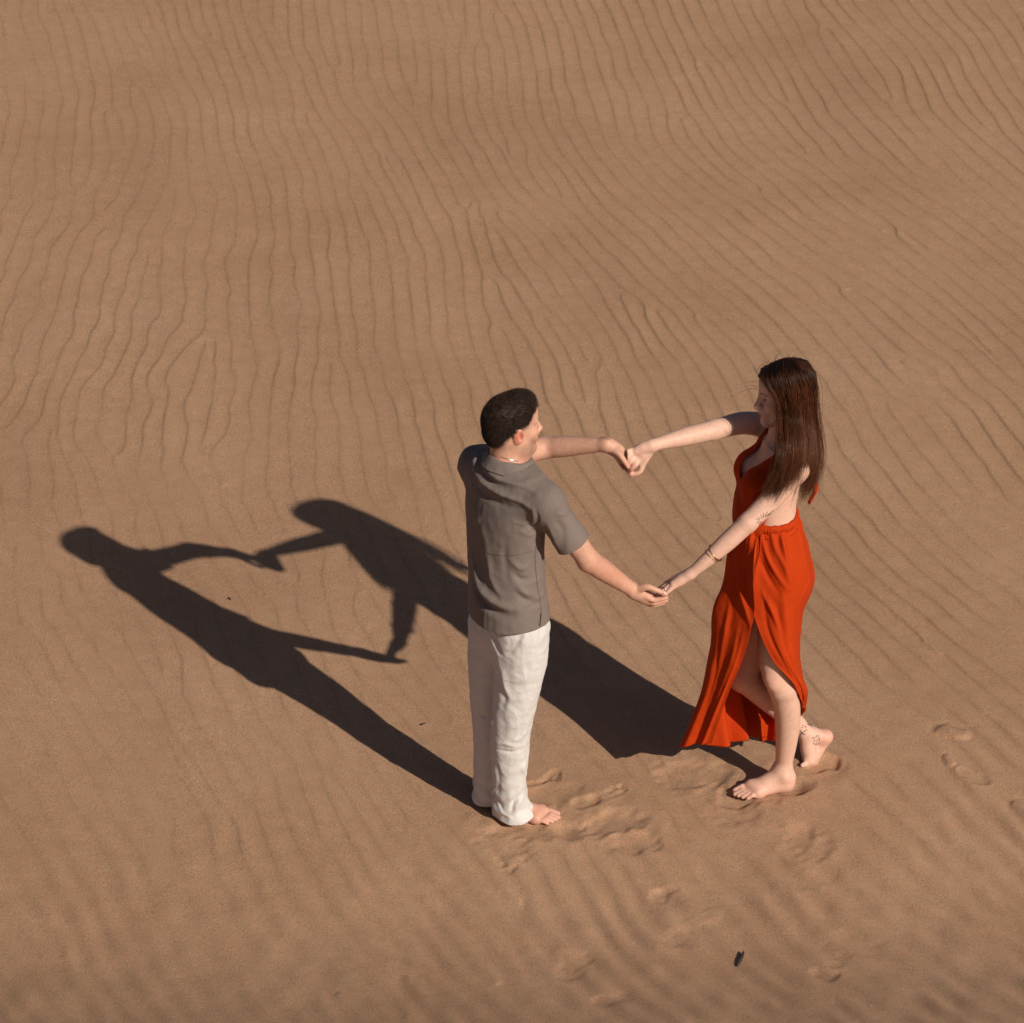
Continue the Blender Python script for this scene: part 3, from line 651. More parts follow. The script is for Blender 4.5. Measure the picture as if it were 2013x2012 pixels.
    for pp, w_, am in (([(1005, 1105), (1025, 1118), (1040, 1112)], .010, .006), ([(1008, 1128), (1025, 1140), (1045, 1138)], .010, -.006), ([(1015, 1150), (1030, 1165), (1052, 1172)], .011, .006), ([(1018, 1168), (1032, 1180), (1050, 1184)], .010, -.006),
                       ([(925, 1105), (938, 1150), (965, 1180), (1015, 1200)], .016, .013), ([(928, 1150), (940, 1180), (965, 1200), (1005, 1213)], .015, -.011), ([(960, 1100), (965, 1140), (985, 1175)], .012, .005), ([(930, 1010), (950, 1060), (955, 1120)], .022, .004),
                       ([(990, 1060), (992, 1110), (998, 1150)], .014, -.003), ([(1070, 1130), (1060, 1142), (1048, 1146)], .007, .004), ([(1080, 1160), (1066, 1172), (1050, 1180)], .008, .004), ([(1082, 1176), (1050, 1192), (1000, 1208)], .005, -.003),
                       ([(1105, 985), (1098, 1000), (1088, 1008)], .006, .003), ([(1118, 1006), (1108, 1012), (1094, 1010)], .007, .004), ([(1090, 1020), (1105, 1045), (1108, 1075)], .012, -.004), ([(1075, 1030), (1085, 1055), (1092, 1078)], .010, .004),
                       ([(1010, 955), (1040, 962), (1070, 985)], .010, .002)):
        D += FD(pp, w_, am)
    D += .0010*ridges(v, 141, 2, 5, (1, 1, .7))+.0008*Waves(41, 30, 3, 10)(v*V(1, 1, .7))+.0003*Waves(42, 30, 16, 40)(v)
    D *= 1.45
    # seams: side seam, shoulder-blade yoke, sleeve head, vent
    D -= FD([(1062, 1200), (1062, 1212), (1061, 1232)], .0036, .007, 0, False)
    v = v+n*D[:, None]; v = relax(v, f, 2, .5)
    # hem edge turned in, sleeve edge turned in
    shirt = mesh_obj('shirt', v, f, M_shirt, root)
    n2 = normals(v, f)
    def seam(pix, r_, m_, par, nm='seam'):
        pts = smooth_poly(pix, 4*len(pix)); S_ = surf_pts(v, n2, [(a, b) for a, b in pts]); S_ = np.array([at(a, b, y=p[1]) for (a, b), p in zip(pts, S_)])
        S_ = S_-cF*.0015; vv, ff = tube(S_, r_, 5); return mesh_obj(nm, vv, ff, m_, par)
    M_seam = cloth_mat('taupe_seam_shade', (.095, .074, .064), (.11, .086, .075), .85, 900)
    for pp in ([(1054, 1072), (1053, 1110), (1057, 1150), (1063, 1185), (1065, 1205)], [(944, 1082), (960, 1088), (990, 1093), (1020, 1091), (1048, 1084)]): seam(pp, .0006, M_seam, shirt)
    seam([(1064, 1206), (1063, 1220), (1061, 1231)], .0022, M_seam, shirt, 'side_vent')
    so = shirt.modifiers.new('thickness', 'SOLIDIFY'); so.thickness = .003; so.offset = -1
    # collar
    up = na_; e1 = unit(V(.71, .71, 0)-up*(V(.71, .71, 0)@up)); e2 = np.cross(up, e1); rows = [(.058, -.020), (.0615, .004), (.0655, .013), (.071, .010), (.080, -.008), (.090, -.032), (.0915, -.0335)]
    K = 72; cv = []
    for r_, h_ in rows:
        for j in range(K+1):
            a = rad(28)+(2*np.pi-rad(56))*j/K; wob = 1+.02*math.sin(3*a+1)
            front = math.exp(-((math.pi-abs(a-math.pi))/.9)**2)
            cv.append(neck_c+e1*math.cos(a)*r_*wob*(1+.10*front)+e2*math.sin(a)*r_*wob+up*(h_-.030*front)+V(0, 0, .002*math.sin(5*a)))
    cv = np.array(cv); SP, SN = v, normals(v, f)
    for ri, lift_ in ((4, .010), (5, .0045), (6, .0035)):
        for j in range(K+1):
            p_ = cv[ri*(K+1)+j]; rad_ = p_-neck_c; hd = rad_-up*(rad_@up); want = neck_c+hd*(.98 if ri < 6 else 1.0)
            dd = SP-want; dd = dd-(dd@up)[:, None]*up*.8; q_ = np.argmin((dd**2).sum(1)); cv[ri*(K+1)+j] = want+up*((SP[q_]-want)@up)+up*lift_*1.6
    cf = [(i*(K+1)+j, i*(K+1)+j+1, (i+1)*(K+1)+j+1, (i+1)*(K+1)+j) for i in range(len(rows)-1) for j in range(K)]
    col = mesh_obj('collar', cv, cf, M_shirt, shirt); s2 = col.modifiers.new('thickness', 'SOLIDIFY'); s2.thickness = .0025; s2.offset = 0; sb = col.modifiers.new('smooth', 'SUBSURF'); sb.levels = sb.render_levels = 1
    # chain round the neck
    ring = [neck_c+up*.014+e1*math.cos(a)*.0625+e2*math.sin(a)*.0605+up*(-.012*math.cos(a)) for a in np.linspace(0, 2*np.pi, 120, endpoint=False)]
    vv, ff = tube(ring, .0016+.0008*(np.arange(120) % 2), 6, closed=True); mesh_obj('necklace', vv, ff, M_silver, root)
    # ---------------- trousers
    tv = Vol((-.2, -.24, .015), (.24, .26, .93), .0045 if not PREVIEW else .006)
    cN = [at(1030, 1235, y=-.045), at(1024, 1300, y=-.045), at(1012, 1380, y=-.045), at(1003, 1440, y=-.035), at(1001, 1500, y=-.025), at(1001, 1550, y=-.015), at(1007, 1590, y=-.012), at(1019, 1612, y=-.016)]
    tv.chain(list(zip(cN, [.090, .091, .080, .0735, .068, .066, .072, .077])), .02)
    cFr = [at(966, 1225, y=.06), at(963, 1300, y=.07), at(962, 1380, y=.08), at(964, 1440, y=.08), at(962, 1500, y=.08), at(962, 1545, y=.08), at(964, 1582, y=.08)]
    tv.chain(list(zip(cFr, [.082, .080, .070, .065, .060, .059, .062])), .02)
    tv.loft([((.0, .0, .70), .10, .07, y25), ((.0, .0, .77), .128, .095, y25), ((.0, 0, .85), .146, .106, y25), ((0, 0, .93), .144, .104, y25)], .05)
    v, f = tv.mesh(); v = relax(v, f, 2, .5)
    nearleg = np.array([min(((p[0]-v0[0])**2+(p[1]-v0[1])**2) for p in (cN[-1],)) for v0 in v]) if False else None
    dN = np.hypot(v[:, 0]-cN[-2][0], v[:, 1]-cN[-2][1]); dF = np.hypot(v[:, 0]-cFr[-2][0], v[:, 1]-cFr[-2][1])
    hz_ = np.where(dN < dF, .018-.10*(v[:, 1]+.02)*0+.34*np.clip(v[:, 0]-.045, 0, .1), .024+.1*np.clip(v[:, 0]+.03, 0, 1))
    g = np.maximum(hz_-v[:, 2], v[:, 2]-.915); v, f, _ = clip(v, f, g); n = normals(v, f); FD = lambda *a: fold(v, n, *a)
    D = np.zeros(len(v))
    for pp, w_, am in (([(962, 1246), (972, 1266), (983, 1292)], .010, -.008), ([(1022, 1258), (1008, 1278), (988, 1292)], .009, -.006), ([(1040, 1240), (1025, 1265), (992, 1288)], .010, .007),
                       ([(985, 1320), (990, 1350), (1002, 1375)], .012, .006), ([(978, 1345), (990, 1372), (985, 1400)], .012, -.004), ([(1060, 1300), (1040, 1330), (1010, 1345)], .014, .003), ([(970, 1473), (995, 1480), (1022, 1477)], .006, -.005), ([(968, 1462), (995, 1466), (1030, 1468)], .008, .004),
                       ([(1036, 1500), (1030, 1512), (1034, 1526)], .010, .007), ([(1040, 1430), (1030, 1450), (1010, 1458)], .010, .004), ([(975, 1500), (978, 1540), (975, 1570)], .010, -.003), ([(1030, 1540), (1018, 1560), (1000, 1575)], .009, .007), ([(1035, 1560), (1018, 1580), (1010, 1600)], .008, .009),
                       ([(1025, 1555), (1012, 1575), (1006, 1596)], .006, -.008), ([(972, 1580), (990, 1600), (1004, 1612)], .009, .006), ([(970, 1570), (985, 1592), (1000, 1604)], .007, -.006), ([(938, 1400), (952, 1410), (965, 1404)], .008, -.006), ([(940, 1412), (955, 1420), (966, 1416)], .008, .005), ([(940, 1545), (955, 1556), (966, 1552)], .006, .005),
                       ([(945, 1560), (957, 1568), (968, 1562)], .005, -.005), ([(1048, 1440), (1045, 1480), (1040, 1510)], .004, -.002), ([(1042, 1585), (1050, 1600), (1052, 1616)], .008, .005)):
        D += FD(pp, w_, am)
    bunch = np.clip((.20-v[:, 2])/.16, 0, 1); D += bunch*.0045*np.sin(v[:, 2]*95+4*np.sin(np.arctan2(v[:, 1], v[:, 0])*2)+v[:, 0]*40)
    D += .0017*ridges(v, 151, 3, 8, (1, 1, .30))+.0009*Waves(51, 30, 3, 11)(v*V(1, 1, .6))+.0007*Waves(52, 30, 14, 40)(v)
    D *= 1.1
    D -= FD([(1061, 1232), (1060, 1250), (1056, 1266)], .0035, .006, 0, False)
    v = v+n*D[:, None]; v = relax(v, f, 1, .3)
    tr = mesh_obj('trousers', v, f, M_linen, root); so = tr.modifiers.new('thickness', 'SOLIDIFY'); so.thickness = .003; so.offset = -1
    return root
def hairline(x): return np.interp(x, [-.13, -.095, -.075, -.050, -.028, -.005, .025, .042, .058, .072, .085, .11], [-.060, -.056, -.040, -.006, .020, .034, .040, .060, .084, .102, .112, .13])
def nail(p, nv, s, parent, m, name='nail', d=(1, 0, -.5)):
    M = frame(nv, (0, 0, 1)); N_ = 10; vs = [p+M[0]*s*.25]; d_ = unit(V(*d)-M[0]*(V(*d)@M[0])); e = np.cross(M[0], d_)
    for r_, h_ in ((.55, .22), (1.0, 0.0)):
        for j in range(N_): a = 2*np.pi*j/N_; vs.append(p+M[0]*s*h_+d_*math.cos(a)*s*1.15*r_+e*math.sin(a)*s*.8*r_)
    fs = [(0, 1+j, 1+(j+1) % N_) for j in range(N_)]+[(1+j, 1+N_+j, 1+N_+(j+1) % N_, 1+(j+1) % N_) for j in range(N_)]
    return mesh_obj(name, vs, fs, m, parent)
def strands(name, S, r, m, parent, tintv, taper=True):
    """S: (n, k, 3) hair paths, made into thin three-sided tubes in one mesh"""
    n, k, _ = S.shape; T = np.gradient(S, axis=1); T /= np.linalg.norm(T, axis=2)[..., None]+1e-9
    up = np.array([.31, .17, .93]); A = np.cross(T, up); A /= np.linalg.norm(A, axis=2)[..., None]+1e-9; B = np.cross(T, A)
    rr = (np.linspace(1, .25, k) if taper else np.ones(k))[None, :, None]*(r if np.isscalar(r) else np.asarray(r)[:, None, None])
    ring = [S+rr*(A*math.cos(a)+B*math.sin(a)) for a in (0, 2.0944, 4.1888)]
    v = np.stack(ring, 2).reshape(-1, 3); base = (np.arange(n)[:, None, None]*k+np.arange(k-1)[None, :, None])*3
    j = np.arange(3)[None, None]; j2 = (j+1) % 3
    f = np.stack([base+j, base+j2, base+3+j2, base+3+j], -1).reshape(-1, 4)
    c = (np.repeat(tintv, k*3) if np.ndim(tintv) == 1 else np.repeat(tintv.reshape(-1), 3))[:, None]*np.ones(3)
    return mesh_obj(name, v, f, m, parent, col=c)
if not (PREVIEW and PREVIEW.get('noman')): MAN = build_man()

# ================================================================== THE WOMAN
W_HEAD = at(1543, 772.5, y=.27); W_F = unit(V(-.96, -.22, -.12)); W_UP = (-.16, -.03, 1)
def build_woman():
    root = empty('person', (.98, .2, 0))
    tag(root, 'long haired woman in rust red slit dress, stepping barefoot towards the man', 'person')
    vol = Vol((.42, -.06, -.02), (1.30, .62, 1.80), H_)
    O = W_HEAD; s_ = .95
    M, L = head(vol, O, W_F, W_UP, True, s_)
    nb = at(1540, 874, y=.285)
    vol.cone(L(-.018, 0, -.055), nb, .043, .047, .025); vol.cone(L(.01, 0, -.07), nb+V(-.02, 0, 0), .034, .045, .02)
    nS = at(1566, 924, y=.125); fS = at(1511, 838, y=.45)
    vol.cone(nb-V(0, 0, .03), nS, .046, .040, .04); vol.cone(nb-V(0, 0, .03), fS, .046, .040, .04)
    yw = rad(186)
    P = lambda px, py, y: at(px, py, y=y)
    lv = [(P(1528, 1165, .24), .125, .085, yw), (P(1529, 1128, .24), .135, .10, yw), (P(1524, 1070, .24), .125, .092, yw), (P(1515, 1016, .245), .120, .086, yw), (P(1518, 975, .255), .123, .086, yw), (P(1526, 930, .265), .140, .092, yw), (P(1535, 893, .275), .135, .075, yw), (P(1540, 872, .28), .08, .055, yw)]
    vol.loft(lv, .03)
    Fw = V(math.cos(yw), math.sin(yw), 0); Lw = np.cross(V(0, 0, 1), Fw); ch = lv[5][0]
    for q in (1, -1): vol.ell(ch+Fw*.072+Lw*q*.068+V(0, 0, -.008), (.056, .058, .058), k=.035)
    for q in (1, -1): vol.ell(lv[0][0]-Fw*.025+Lw*q*.055+V(0, 0, .03), (.055, .05, .07), k=.04)
    # arms
    el = P(1470, 1028, .05); wr = P(1357, 1129, .0)
    vol.chain([(nS, .044), (P(1512, 986, .085), .0395), (el, .0345)], .02); vol.chain([(el, .0345), (P(1430, 1065, .03), .0335), (P(1393, 1098, .012), .0265), (wr, .0185)], .012)
    fe = P(1402, 846, .33); fw = P(1281, 876, .215)
    vol.chain([(fS, .045), (P(1460, 832, .395), .041), (fe, .0355)], .02); vol.chain([(fe, .0355), (P(1355, 857, .285), .0345), (P(1315, 867, .25), .0275), (fw, .020)], .012)
    # near hand, back up, fingers inside his
    px_chain(vol, [(1357, 1129, .0, .018), (1340, 1140, -.004, .0195), (1325, 1149, -.010, .0165)], .014)
    px_chain(vol, [(1355, 1128, .01, .016), (1338, 1135, .016, .017), (1323, 1141, .016, .0135)], .014)
    finger(vol, [(1322, 1141, .026, .0115), (1307, 1149, .020, .0085), (1294, 1159, .010, .0075), (1286, 1167, .0, .0065)])
    finger(vol, [(1321, 1145, .010, .0115), (1305, 1154.5, .002, .0085), (1292, 1164, -.006, .0077), (1283, 1171, -.012, .0066)])
    finger(vol, [(1321, 1149.5, -.006, .0115), (1307, 1158.5, -.014, .0083), (1296, 1167, -.020, .0075), (1288, 1173, -.022, .0064)])
    finger(vol, [(1323, 1154, -.018, .0105), (1313, 1163.5, -.026, .0074), (1305, 1170, -.028, .0066), (1298, 1175, -.026, .0058)])
    px_chain(vol, [(1346, 1131, .022, .013), (1328, 1137, .040, .0105), (1312, 1147, .040, .0085), (1300, 1155, .032, .0072)], .008)
    # far hand, fist round his fingers
    px_chain(vol, [(1281, 876, .215, .019), (1266, 880, .212, .0215), (1251, 887, .208, .0175)], .014)
    px_chain(vol, [(1281, 880, .220, .018), (1268, 892, .218, .0205), (1257, 901, .214, .0170)], .014)
    px_chain(vol, [(1262, 895, .215, .02), (1248, 910, .208, .0150)], .014)
    finger(vol, [(1254, 904, .204, .0135), (1249, 914, .190, .0105), (1241, 922, .190, .0092), (1237, 927, .204, .0078)])
    finger(vol, [(1248, 898, .203, .0120), (1240, 907, .189, .0102), (1232, 916, .192, .0090), (1231, 922, .208, .0076)])
    finger(vol, [(1244, 892, .203, .0118), (1234, 899, .190, .0100), (1227, 908, .196, .0088), (1227, 914, .21, .0074)])
    finger(vol, [(1242, 886, .208, .0112), (1230, 890, .194, .0090), (1224, 898, .198, .0080), (1223, 905, .21, .0068)])
    px_chain(vol, [(1273, 893, .216, .017), (1264, 912, .208, .0125), (1257, 928, .200, .0098), (1241, 933.5, .198, .0078)], .008)
    # legs
    na = V(1.018, .185, .085); n = at
    vol.chain([(P(1532, 1150, .19), .070), (P(1526, 1240, .150), .068), (P(1524, 1306, .12), .0585), (P(1538, 1350, .118), .051)], .03)
    vol.chain([(P(1538, 1350, .118), .051), (P(1547, 1396, .150), .0495), (P(1547, 1446, .172), .0425), (P(1541, 1500, .185), .0315), (na, .029)], .02)
    vol.cone(P(1518, 1335, .085), P(1520, 1342, .085), .024, .024, .03)
    vol.chain([(P(1518, 1150, .30), .07), (P(1480, 1260, .325), .066), (P(1458, 1330, .30), .054)], .03)
    fa = P(1589, 1445, .385); vol.chain([(P(1458, 1330, .30), .052), (P(1515, 1376, .335), .050), (P(1560, 1418, .365), .037), (fa, .029)], .02)
    heel = at(1553, 1546, z=.0); tips = foot(vol, heel+V(.01, 0, -.004), (-.96, -.30), -1*-1 if False else -1, .235, ankle=na, w=.041)
    # raised foot: heel up, toes in the sand
    hl = P(1622, 1449, .40); bl = P(1598, 1492, .385)
    vol.chain([(fa, .029), (hl, .0285)], .02); vol.chain([(hl, .027), (P(1611, 1468, .395), .025), (bl, .024)], .012)
    vol.chain([(fa, .031), (P(1588, 1470, .365), .030), (P(1592, 1492, .36), .026)], .02)
    vol.cone(P(1588, 1496, .345), P(1603, 1500, .40), .017, .017, .015)
    for i in range(5): vol.cone(P(1588+i*3.6, 1498+1.0*i, .345+.014*i), P(1577+i*4.2, 1505-.2*i, .315+.012*i), .0105, .0085, .006)
    vol.cone(P(1598, 1443, .372), P(1598, 1445, .372), .012, .012, .015)
    v, f = vol.mesh(); v = relax(v, f, 1, .4)
    c = surf_tint(v, PALE); head_tint(v, c, M, O, s_, L, True)
    q = (v-O)@M.T/s_
    sc_ = np.clip((q[:, 2]-np.interp(q[:, 0], [-.1, 0, .05, .075, .09], [-.09, .0, .03, .062, .08]))/.01, 0, 1)*(q[:, 2] > -.12)*(np.abs(q[:, 1]) < .09); c = toward(c, sc_*.95, (.015, .008, .005))
    for P_, r_, a_ in ((el, .045, .35), (hl, .05, .75), (bl, .04, .6), (P(1300, 1165, .0), .05, .4), (P(1240, 925, .19), .04, .45), (P(1512, 1340, .06), .05, .3)):
        c = toward(c, np.clip(1-near_pt(v, P_)/r_, 0, 1)*a_, (.64, .24, .17))
    ft = np.clip((.06-v[:, 2])/.05, 0, 1)*(v[:, 1] < .27); c = toward(c, ft*.35, (.62, .30, .22))
    body = mesh_obj('body', v, f, M_skin, root, col=c)
    for (t, d) in tips: nail(t+V(0, 0, .001), (d[0]*.3, d[1]*.3-.1, 1), .0055, root, M_nail_red, 'toe_nail', tuple(d))
    # ------------- ink on the skin: thin raised strokes that follow the surface
    nn = normals(v, f)
    def ink(name, lines, r, lab):
        vs, fs = [], []; pxv, pyv = proj(v); dep = (v-CAM)@cF
        for ln in lines:
            pts = smooth_poly([V(a, b, 0) for a, b in ln], max(3, 4*len(ln))) if len(ln) > 2 else np.array([[a+(c2-a)*t, b+(d2-b)*t, 0] for (a, b), (c2, d2) in [ln] for t in np.linspace(0, 1, 6)])
            P3 = []
            for a, b, _ in pts:
                dd = (pxv-a)**2+(pyv-b)**2; m = (dd < 9) & ((nn@cF) < 0); qi = np.nonzero(m)[0]
                if len(qi) == 0: continue
                i = qi[np.argmin(dep[qi])]; P3.append(at(a, b, y=v[i][1])+nn[i]*.0008)
            if len(P3) < 2: continue
            a_, b_ = tube(np.array(P3), r, 5); o = sum(len(x) for x in vs); vs.append(a_); fs += [tuple(k_+o for k_ in q_) for q_ in b_]
        if vs: tag(mesh_obj(name, np.concatenate(vs), fs, M_ink, root), lab)
    c0 = (1496, 1023)
    ray_ = [(-52, 9), (-35, 12), (-15, 14), (-68, 12), (-85, 9), (8, 12), (-100, 13), (-122, 9), (-2, 15)]
    sun_l = []
    for k_, (dx_, dy_) in enumerate([(-5, -9), (0, -12), (5, -12), (10, -11), (14, -8), (17, -4), (-10, 2), (-8, -4), (12, 1)]):
        sun_l.append([(c0[0]+dx_*.35, c0[1]+dy_*.35), (c0[0]+dx_, c0[1]+dy_)])
    sun_l = [[(1494, 1021), (1489, 1014)], [(1497, 1019), (1495, 1011)], [(1500, 1018), (1501, 1008)], [(1503, 1016), (1509, 1006)], [(1506, 1016), (1516, 1010)], [(1508, 1014), (1522, 1003)], [(1493, 1023), (1486, 1020)], [(1493, 1026), (1488, 1028)], [(1498, 1025), (1492, 1033)]]
    ink('tattoo', sun_l, .0009, 'sunburst tattoo of thin rays on the near upper arm')
    ink('tattoo', [[(1597, 1450), (1602, 1456), (1598, 1460), (1604, 1464), (1610, 1460), (1611, 1452), (1607, 1446), (1604, 1450), (1597, 1450)], [(1604, 1464), (1606, 1456), (1611, 1452)]], .0007, 'outline tattoo on the raised foot')
    ink('tattoo', [[(1574, 1443), (1579, 1440), (1586, 1434)], [(1573, 1436), (1578, 1442), (1583, 1444)], [(1576, 1430), (1579, 1431)], [(1583, 1428), (1585, 1430)], [(1586, 1418), (1592, 1424), (1598, 1430)], [(1588, 1424), (1596, 1427)], [(1578, 1426), (1580, 1427)], [(1573, 1448), (1577, 1440)]], .0012, 'blue grey leaf tattoo above the raised heel')
    # ------------- jewellery
    def band(pa, pb, R, r, m, nm, flat=1.0, gap=0):
        c_ = (pa+pb)/2; ax = unit(pb-pa); e = unit(np.cross(ax, V(0, 0, 1))); g_ = np.cross(ax, e); K = 40
        ring = [c_+e*math.cos(t)*R+g_*math.sin(t)*R for t in np.linspace(gap, 2*np.pi-gap, K, endpoint=False)]
        vv, ff = tube(ring, r, 8, closed=(gap == 0), flat=flat); return mesh_obj(nm, vv, ff, m, root)
    band(P(1408, 1086, .020), P(1404, 1089, .021), .0318, .0021, M_gold, 'bracelet', 1.8); band(P(1399, 1092, .017), P(1397, 1094, .016), .0308, .0009, M_gold, 'bracelet')
    band(P(1308.5, 1157.4, -.0135), P(1305.5, 1159.6, -.0155), .0090, .0017, M_silver, 'ring')
    # ------------- bodice
    bv = Vol((.80, .0, 1.05), (1.16, .56, 1.56), .004 if not PREVIEW else .006)
    up_ = .009; bv.loft([(a+Fw*(.022 if k_ in (0, 1, 2) else 0), b+up_, c_+up_+(.020 if k_ in (0, 1, 2) else 0), d) for k_, (a, b, c_, d) in enumerate(lv[2:])], .03)
    bv.cone(nb-V(0, 0, .03), nS, .046+up_, .040+up_, .04); bv.cone(nb-V(0, 0, .03), fS, .046+up_, .040+up_, .04)
    for q_ in (1, -1): bv.ell(ch+Fw*.076+Lw*q_*.068+V(0, 0, -.008), V(.056, .058, .058)+up_, k=.04)
    v, f = bv.mesh(); v = relax(v, f, 2, .5); d = v-ch; uf = d@Fw; ul = d@Lw; z = v[:, 2]; z0 = ch[2]
    vneck = np.where(uf > -.03, .006+.42*np.clip(z-(z0-.035), 0, 1)-np.abs(ul), -1)            # open V at the front
    front = np.interp(z, [z0-.2, z0-.12, z0-.05, z0+.05, z0+.10, z0+.2], [.075, .06, .02, .03, .0, -.06])-uf                     # bare back
    strap = np.abs(ul)-np.interp(z, [z0+.02, z0+.06, z0+.10, z0+.16], [.30, .125, .105, .095])
    g = np.maximum.reduce([np.where(z > z0-.035, vneck, -1), front, strap, (P(1515, 1024, .25)[2]-.03)-z])
    v, f, _ = clip(v, f, g); n_ = normals(v, f)
    D = .0016*Waves(61, 24, 6, 20)(v); FD = lambda *a: fold(v, n_, *a)
    for pp, w_, am in (([(1470, 960), (1480, 985), (1478, 1005)], .007, .004), ([(1490, 925), (1480, 950), (1475, 970)], .008, .003)): D += FD(pp, w_, am)
    bod = mesh_obj('dress_bodice', v+n_*D[:, None], f, M_dress, root); so = bod.modifiers.new('thickness', 'SOLIDIFY'); so.thickness = .002; so.offset = 0
    # red strap crossing the back
    st = smooth_poly([P(1560, 903, .33), P(1590, 925, .36), P(1601, 948, .35), P(1603, 965, .33), P(1590, 990, .32)], 20); vv, ff = tube(st, .010, 8, flat=.35); mesh_obj('dress_strap', vv, ff, M_dress, root)
    # ------------- waistband, gathered
    K = 420; cz = P(1512, 1017, .245); rows = []
    for j, (dz, o) in enumerate(((.034, .006), (.028, .016), (.017, .020), (.006, .012), (.0, .008), (-.008, .014), (-.018, .020))):
        for k_ in range(K):
            a = 2*np.pi*k_/K; e = (abs(math.cos(a))**2.2+abs(math.sin(a))**2.2)**(-1/2.2)
            ru = .0012*math.sin(a*83+2.5*math.sin(a*7+j*.5))*(1 if j not in (0, 4) else .4)+.0010*math.sin(a*27+j*.8)
            rr_ = (Fw*math.cos(a)*(.088+o*.8+ru)+Lw*math.sin(a)*(.118+o*.8+ru))*e
            rows.append(cz+rr_+V(0, 0, dz+.0012*math.sin(a*17+j)))
    nr = 7; ff = [(j*K+k_, j*K+(k_+1) % K, (j+1)*K+(k_+1) % K, (j+1)*K+k_) for j in range(nr-1) for k_ in range(K)]
    wb = mesh_obj('waistband', rows, ff, M_dress, root); so = wb.modifiers.new('thickness', 'SOLIDIFY'); so.thickness = .002
    # ------------- skirt: a wrapped sheet, open along the slit
    LV = [
     [(1500,1030,.135),(1472,1026,.15),(1453,1013,.235),(1478,1000,.34),(1512,994,.375),(1548,1002,.345),(1568,1014,.27),(1545,1028,.155),(1490,1030,.146)],
     [(1492,1088,.085),(1460,1086,.150),(1437,1077,.22),(1465,1060,.34),(1512,1048,.39),(1562,1056,.37),(1586,1074,.28),(1558,1090,.095),(1482,1090,.100)],
     [(1486,1150,.062),(1450,1149,.140),(1425,1143,.20),(1455,1126,.34),(1505,1116,.41),(1568,1122,.38),(1600,1143,.28),(1568,1154,.085),(1478,1151,.075)],
     [(1484,1205,.060),(1443,1210,.110),(1404,1201,.18),(1440,1192,.33),(1492,1183,.41),(1548,1188,.39),(1578,1206,.29),(1554,1220,.07),(1480,1203,.068)],
     [(1462,1290,.050),(1432,1291,.075),(1397,1285,.16),(1432,1272,.31),(1478,1266,.40),(1532,1268,.39),(1569,1288,.29),(1558,1300,.052),(1514,1290,.040)],
     [(1431,1366,.060),(1408,1370,.080),(1378,1364,.15),(1424,1362,.27),(1468,1352,.37),(1524,1352,.38),(1573,1350,.30),(1580,1354,.12),(1558,1342,.052)],
     [(1399,1462,.070),(1368,1464,.095),(1338,1469,.14),(1436,1463,.215),(1474,1448,.30),(1514,1461,.33),(1566,1420,.33),(1581,1396,.25),(1578,1384,.135)]]
    G = np.array([[at(a, b, y=c_) for a, b, c_ in row] for row in LV])
    def cr(A, n):                                # catmull-rom along axis 0
        m = len(A); E_ = np.concatenate([2*A[:1]-A[1:2], A, 2*A[-1:]-A[-2:-1]]); out = []
        for u in np.linspace(0, m-1, n):
            i = min(int(u), m-2); t = u-i; p0, p1, p2, p3 = E_[i:i+4]; out.append(.5*((2*p1)+(-p0+p2)*t+(2*p0-5*p1+4*p2-p3)*t*t+(-p0+3*p1-3*p2+p3)*t**3))
        return np.array(out)
    NU, NV = 420, 230
    S = cr(G, NV).transpose(1, 0, 2); S = cr(S, NU).transpose(1, 0, 2)            # (NV, NU, 3)
    uu = np.linspace(0, 1, NU)[None]; vv_ = np.linspace(0, 1, NV)[:, None]
    Tu = np.gradient(S, axis=1); Tv = np.gradient(S, axis=0); Nn = np.cross(Tu, Tv); Nn /= np.linalg.norm(Nn, axis=2)[..., None]+1e-9
    cen = S.mean(1, keepdims=True); sg = np.sign(((S-cen)*Nn).sum(2).mean()); Nn *= sg
    edge = np.clip(np.minimum(uu, 1-uu)/.05, 0, 1); closed = vv_ < .5
    edge = np.where(vv_ < .48, 1, edge)
    rg = np.random.default_rng(4)
    D = np.zeros((NV, NU))
    # folds fanning from the gathers and widening to the hem
    for k_ in range(34):
        u0 = rg.random(); u1 = u0+rg.normal()*.03; wd = rg.uniform(.006, .014); ln = rg.uniform(.12, .5); am = rg.uniform(.004, .009)
        du = (uu-(u0+(u1-u0)*vv_)+.5) % 1-.5; D += am*np.exp(-(du/(wd*(1+2*vv_)))**2)*np.exp(-(vv_/ln)**2)*(1-np.exp(-vv_/.01))
    far = np.exp(-((uu-.45)/.22)**4)
    for u0, wd, am, v0 in ((.06, .018, .010, .5), (.135, .02, -.010, .45), (.19, .02, .012, .4), (.30, .018, .026, .5), (.345, .016, -.028, .5), (.385, .018, .032, .45), (.435, .018, -.030, .5), (.50, .022, .028, .5), (.555, .018, -.030, .45), (.61, .020, .034, .45), (.665, .02, -.022, .5), (.74, .02, .012, .3), (.80, .018, -.008, .3), (.87, .02, .010, .35), (.93, .015, -.008, .4)):
        D += am*np.exp(-((uu-u0-.012*np.sin(vv_*7+u0*20))/wd)**2)*np.clip((vv_-v0)/(1-v0), 0, 1)**1.1
    S2 = S+Nn*(D*edge)[..., None]
    V3 = S2.reshape(-1, 3).copy(); NF = Nn.reshape(-1, 3)
    FD = lambda *a: fold(V3, -NF if (NF@cF).mean() > 9 else NF, *a)
    D2 = np.zeros(len(V3))
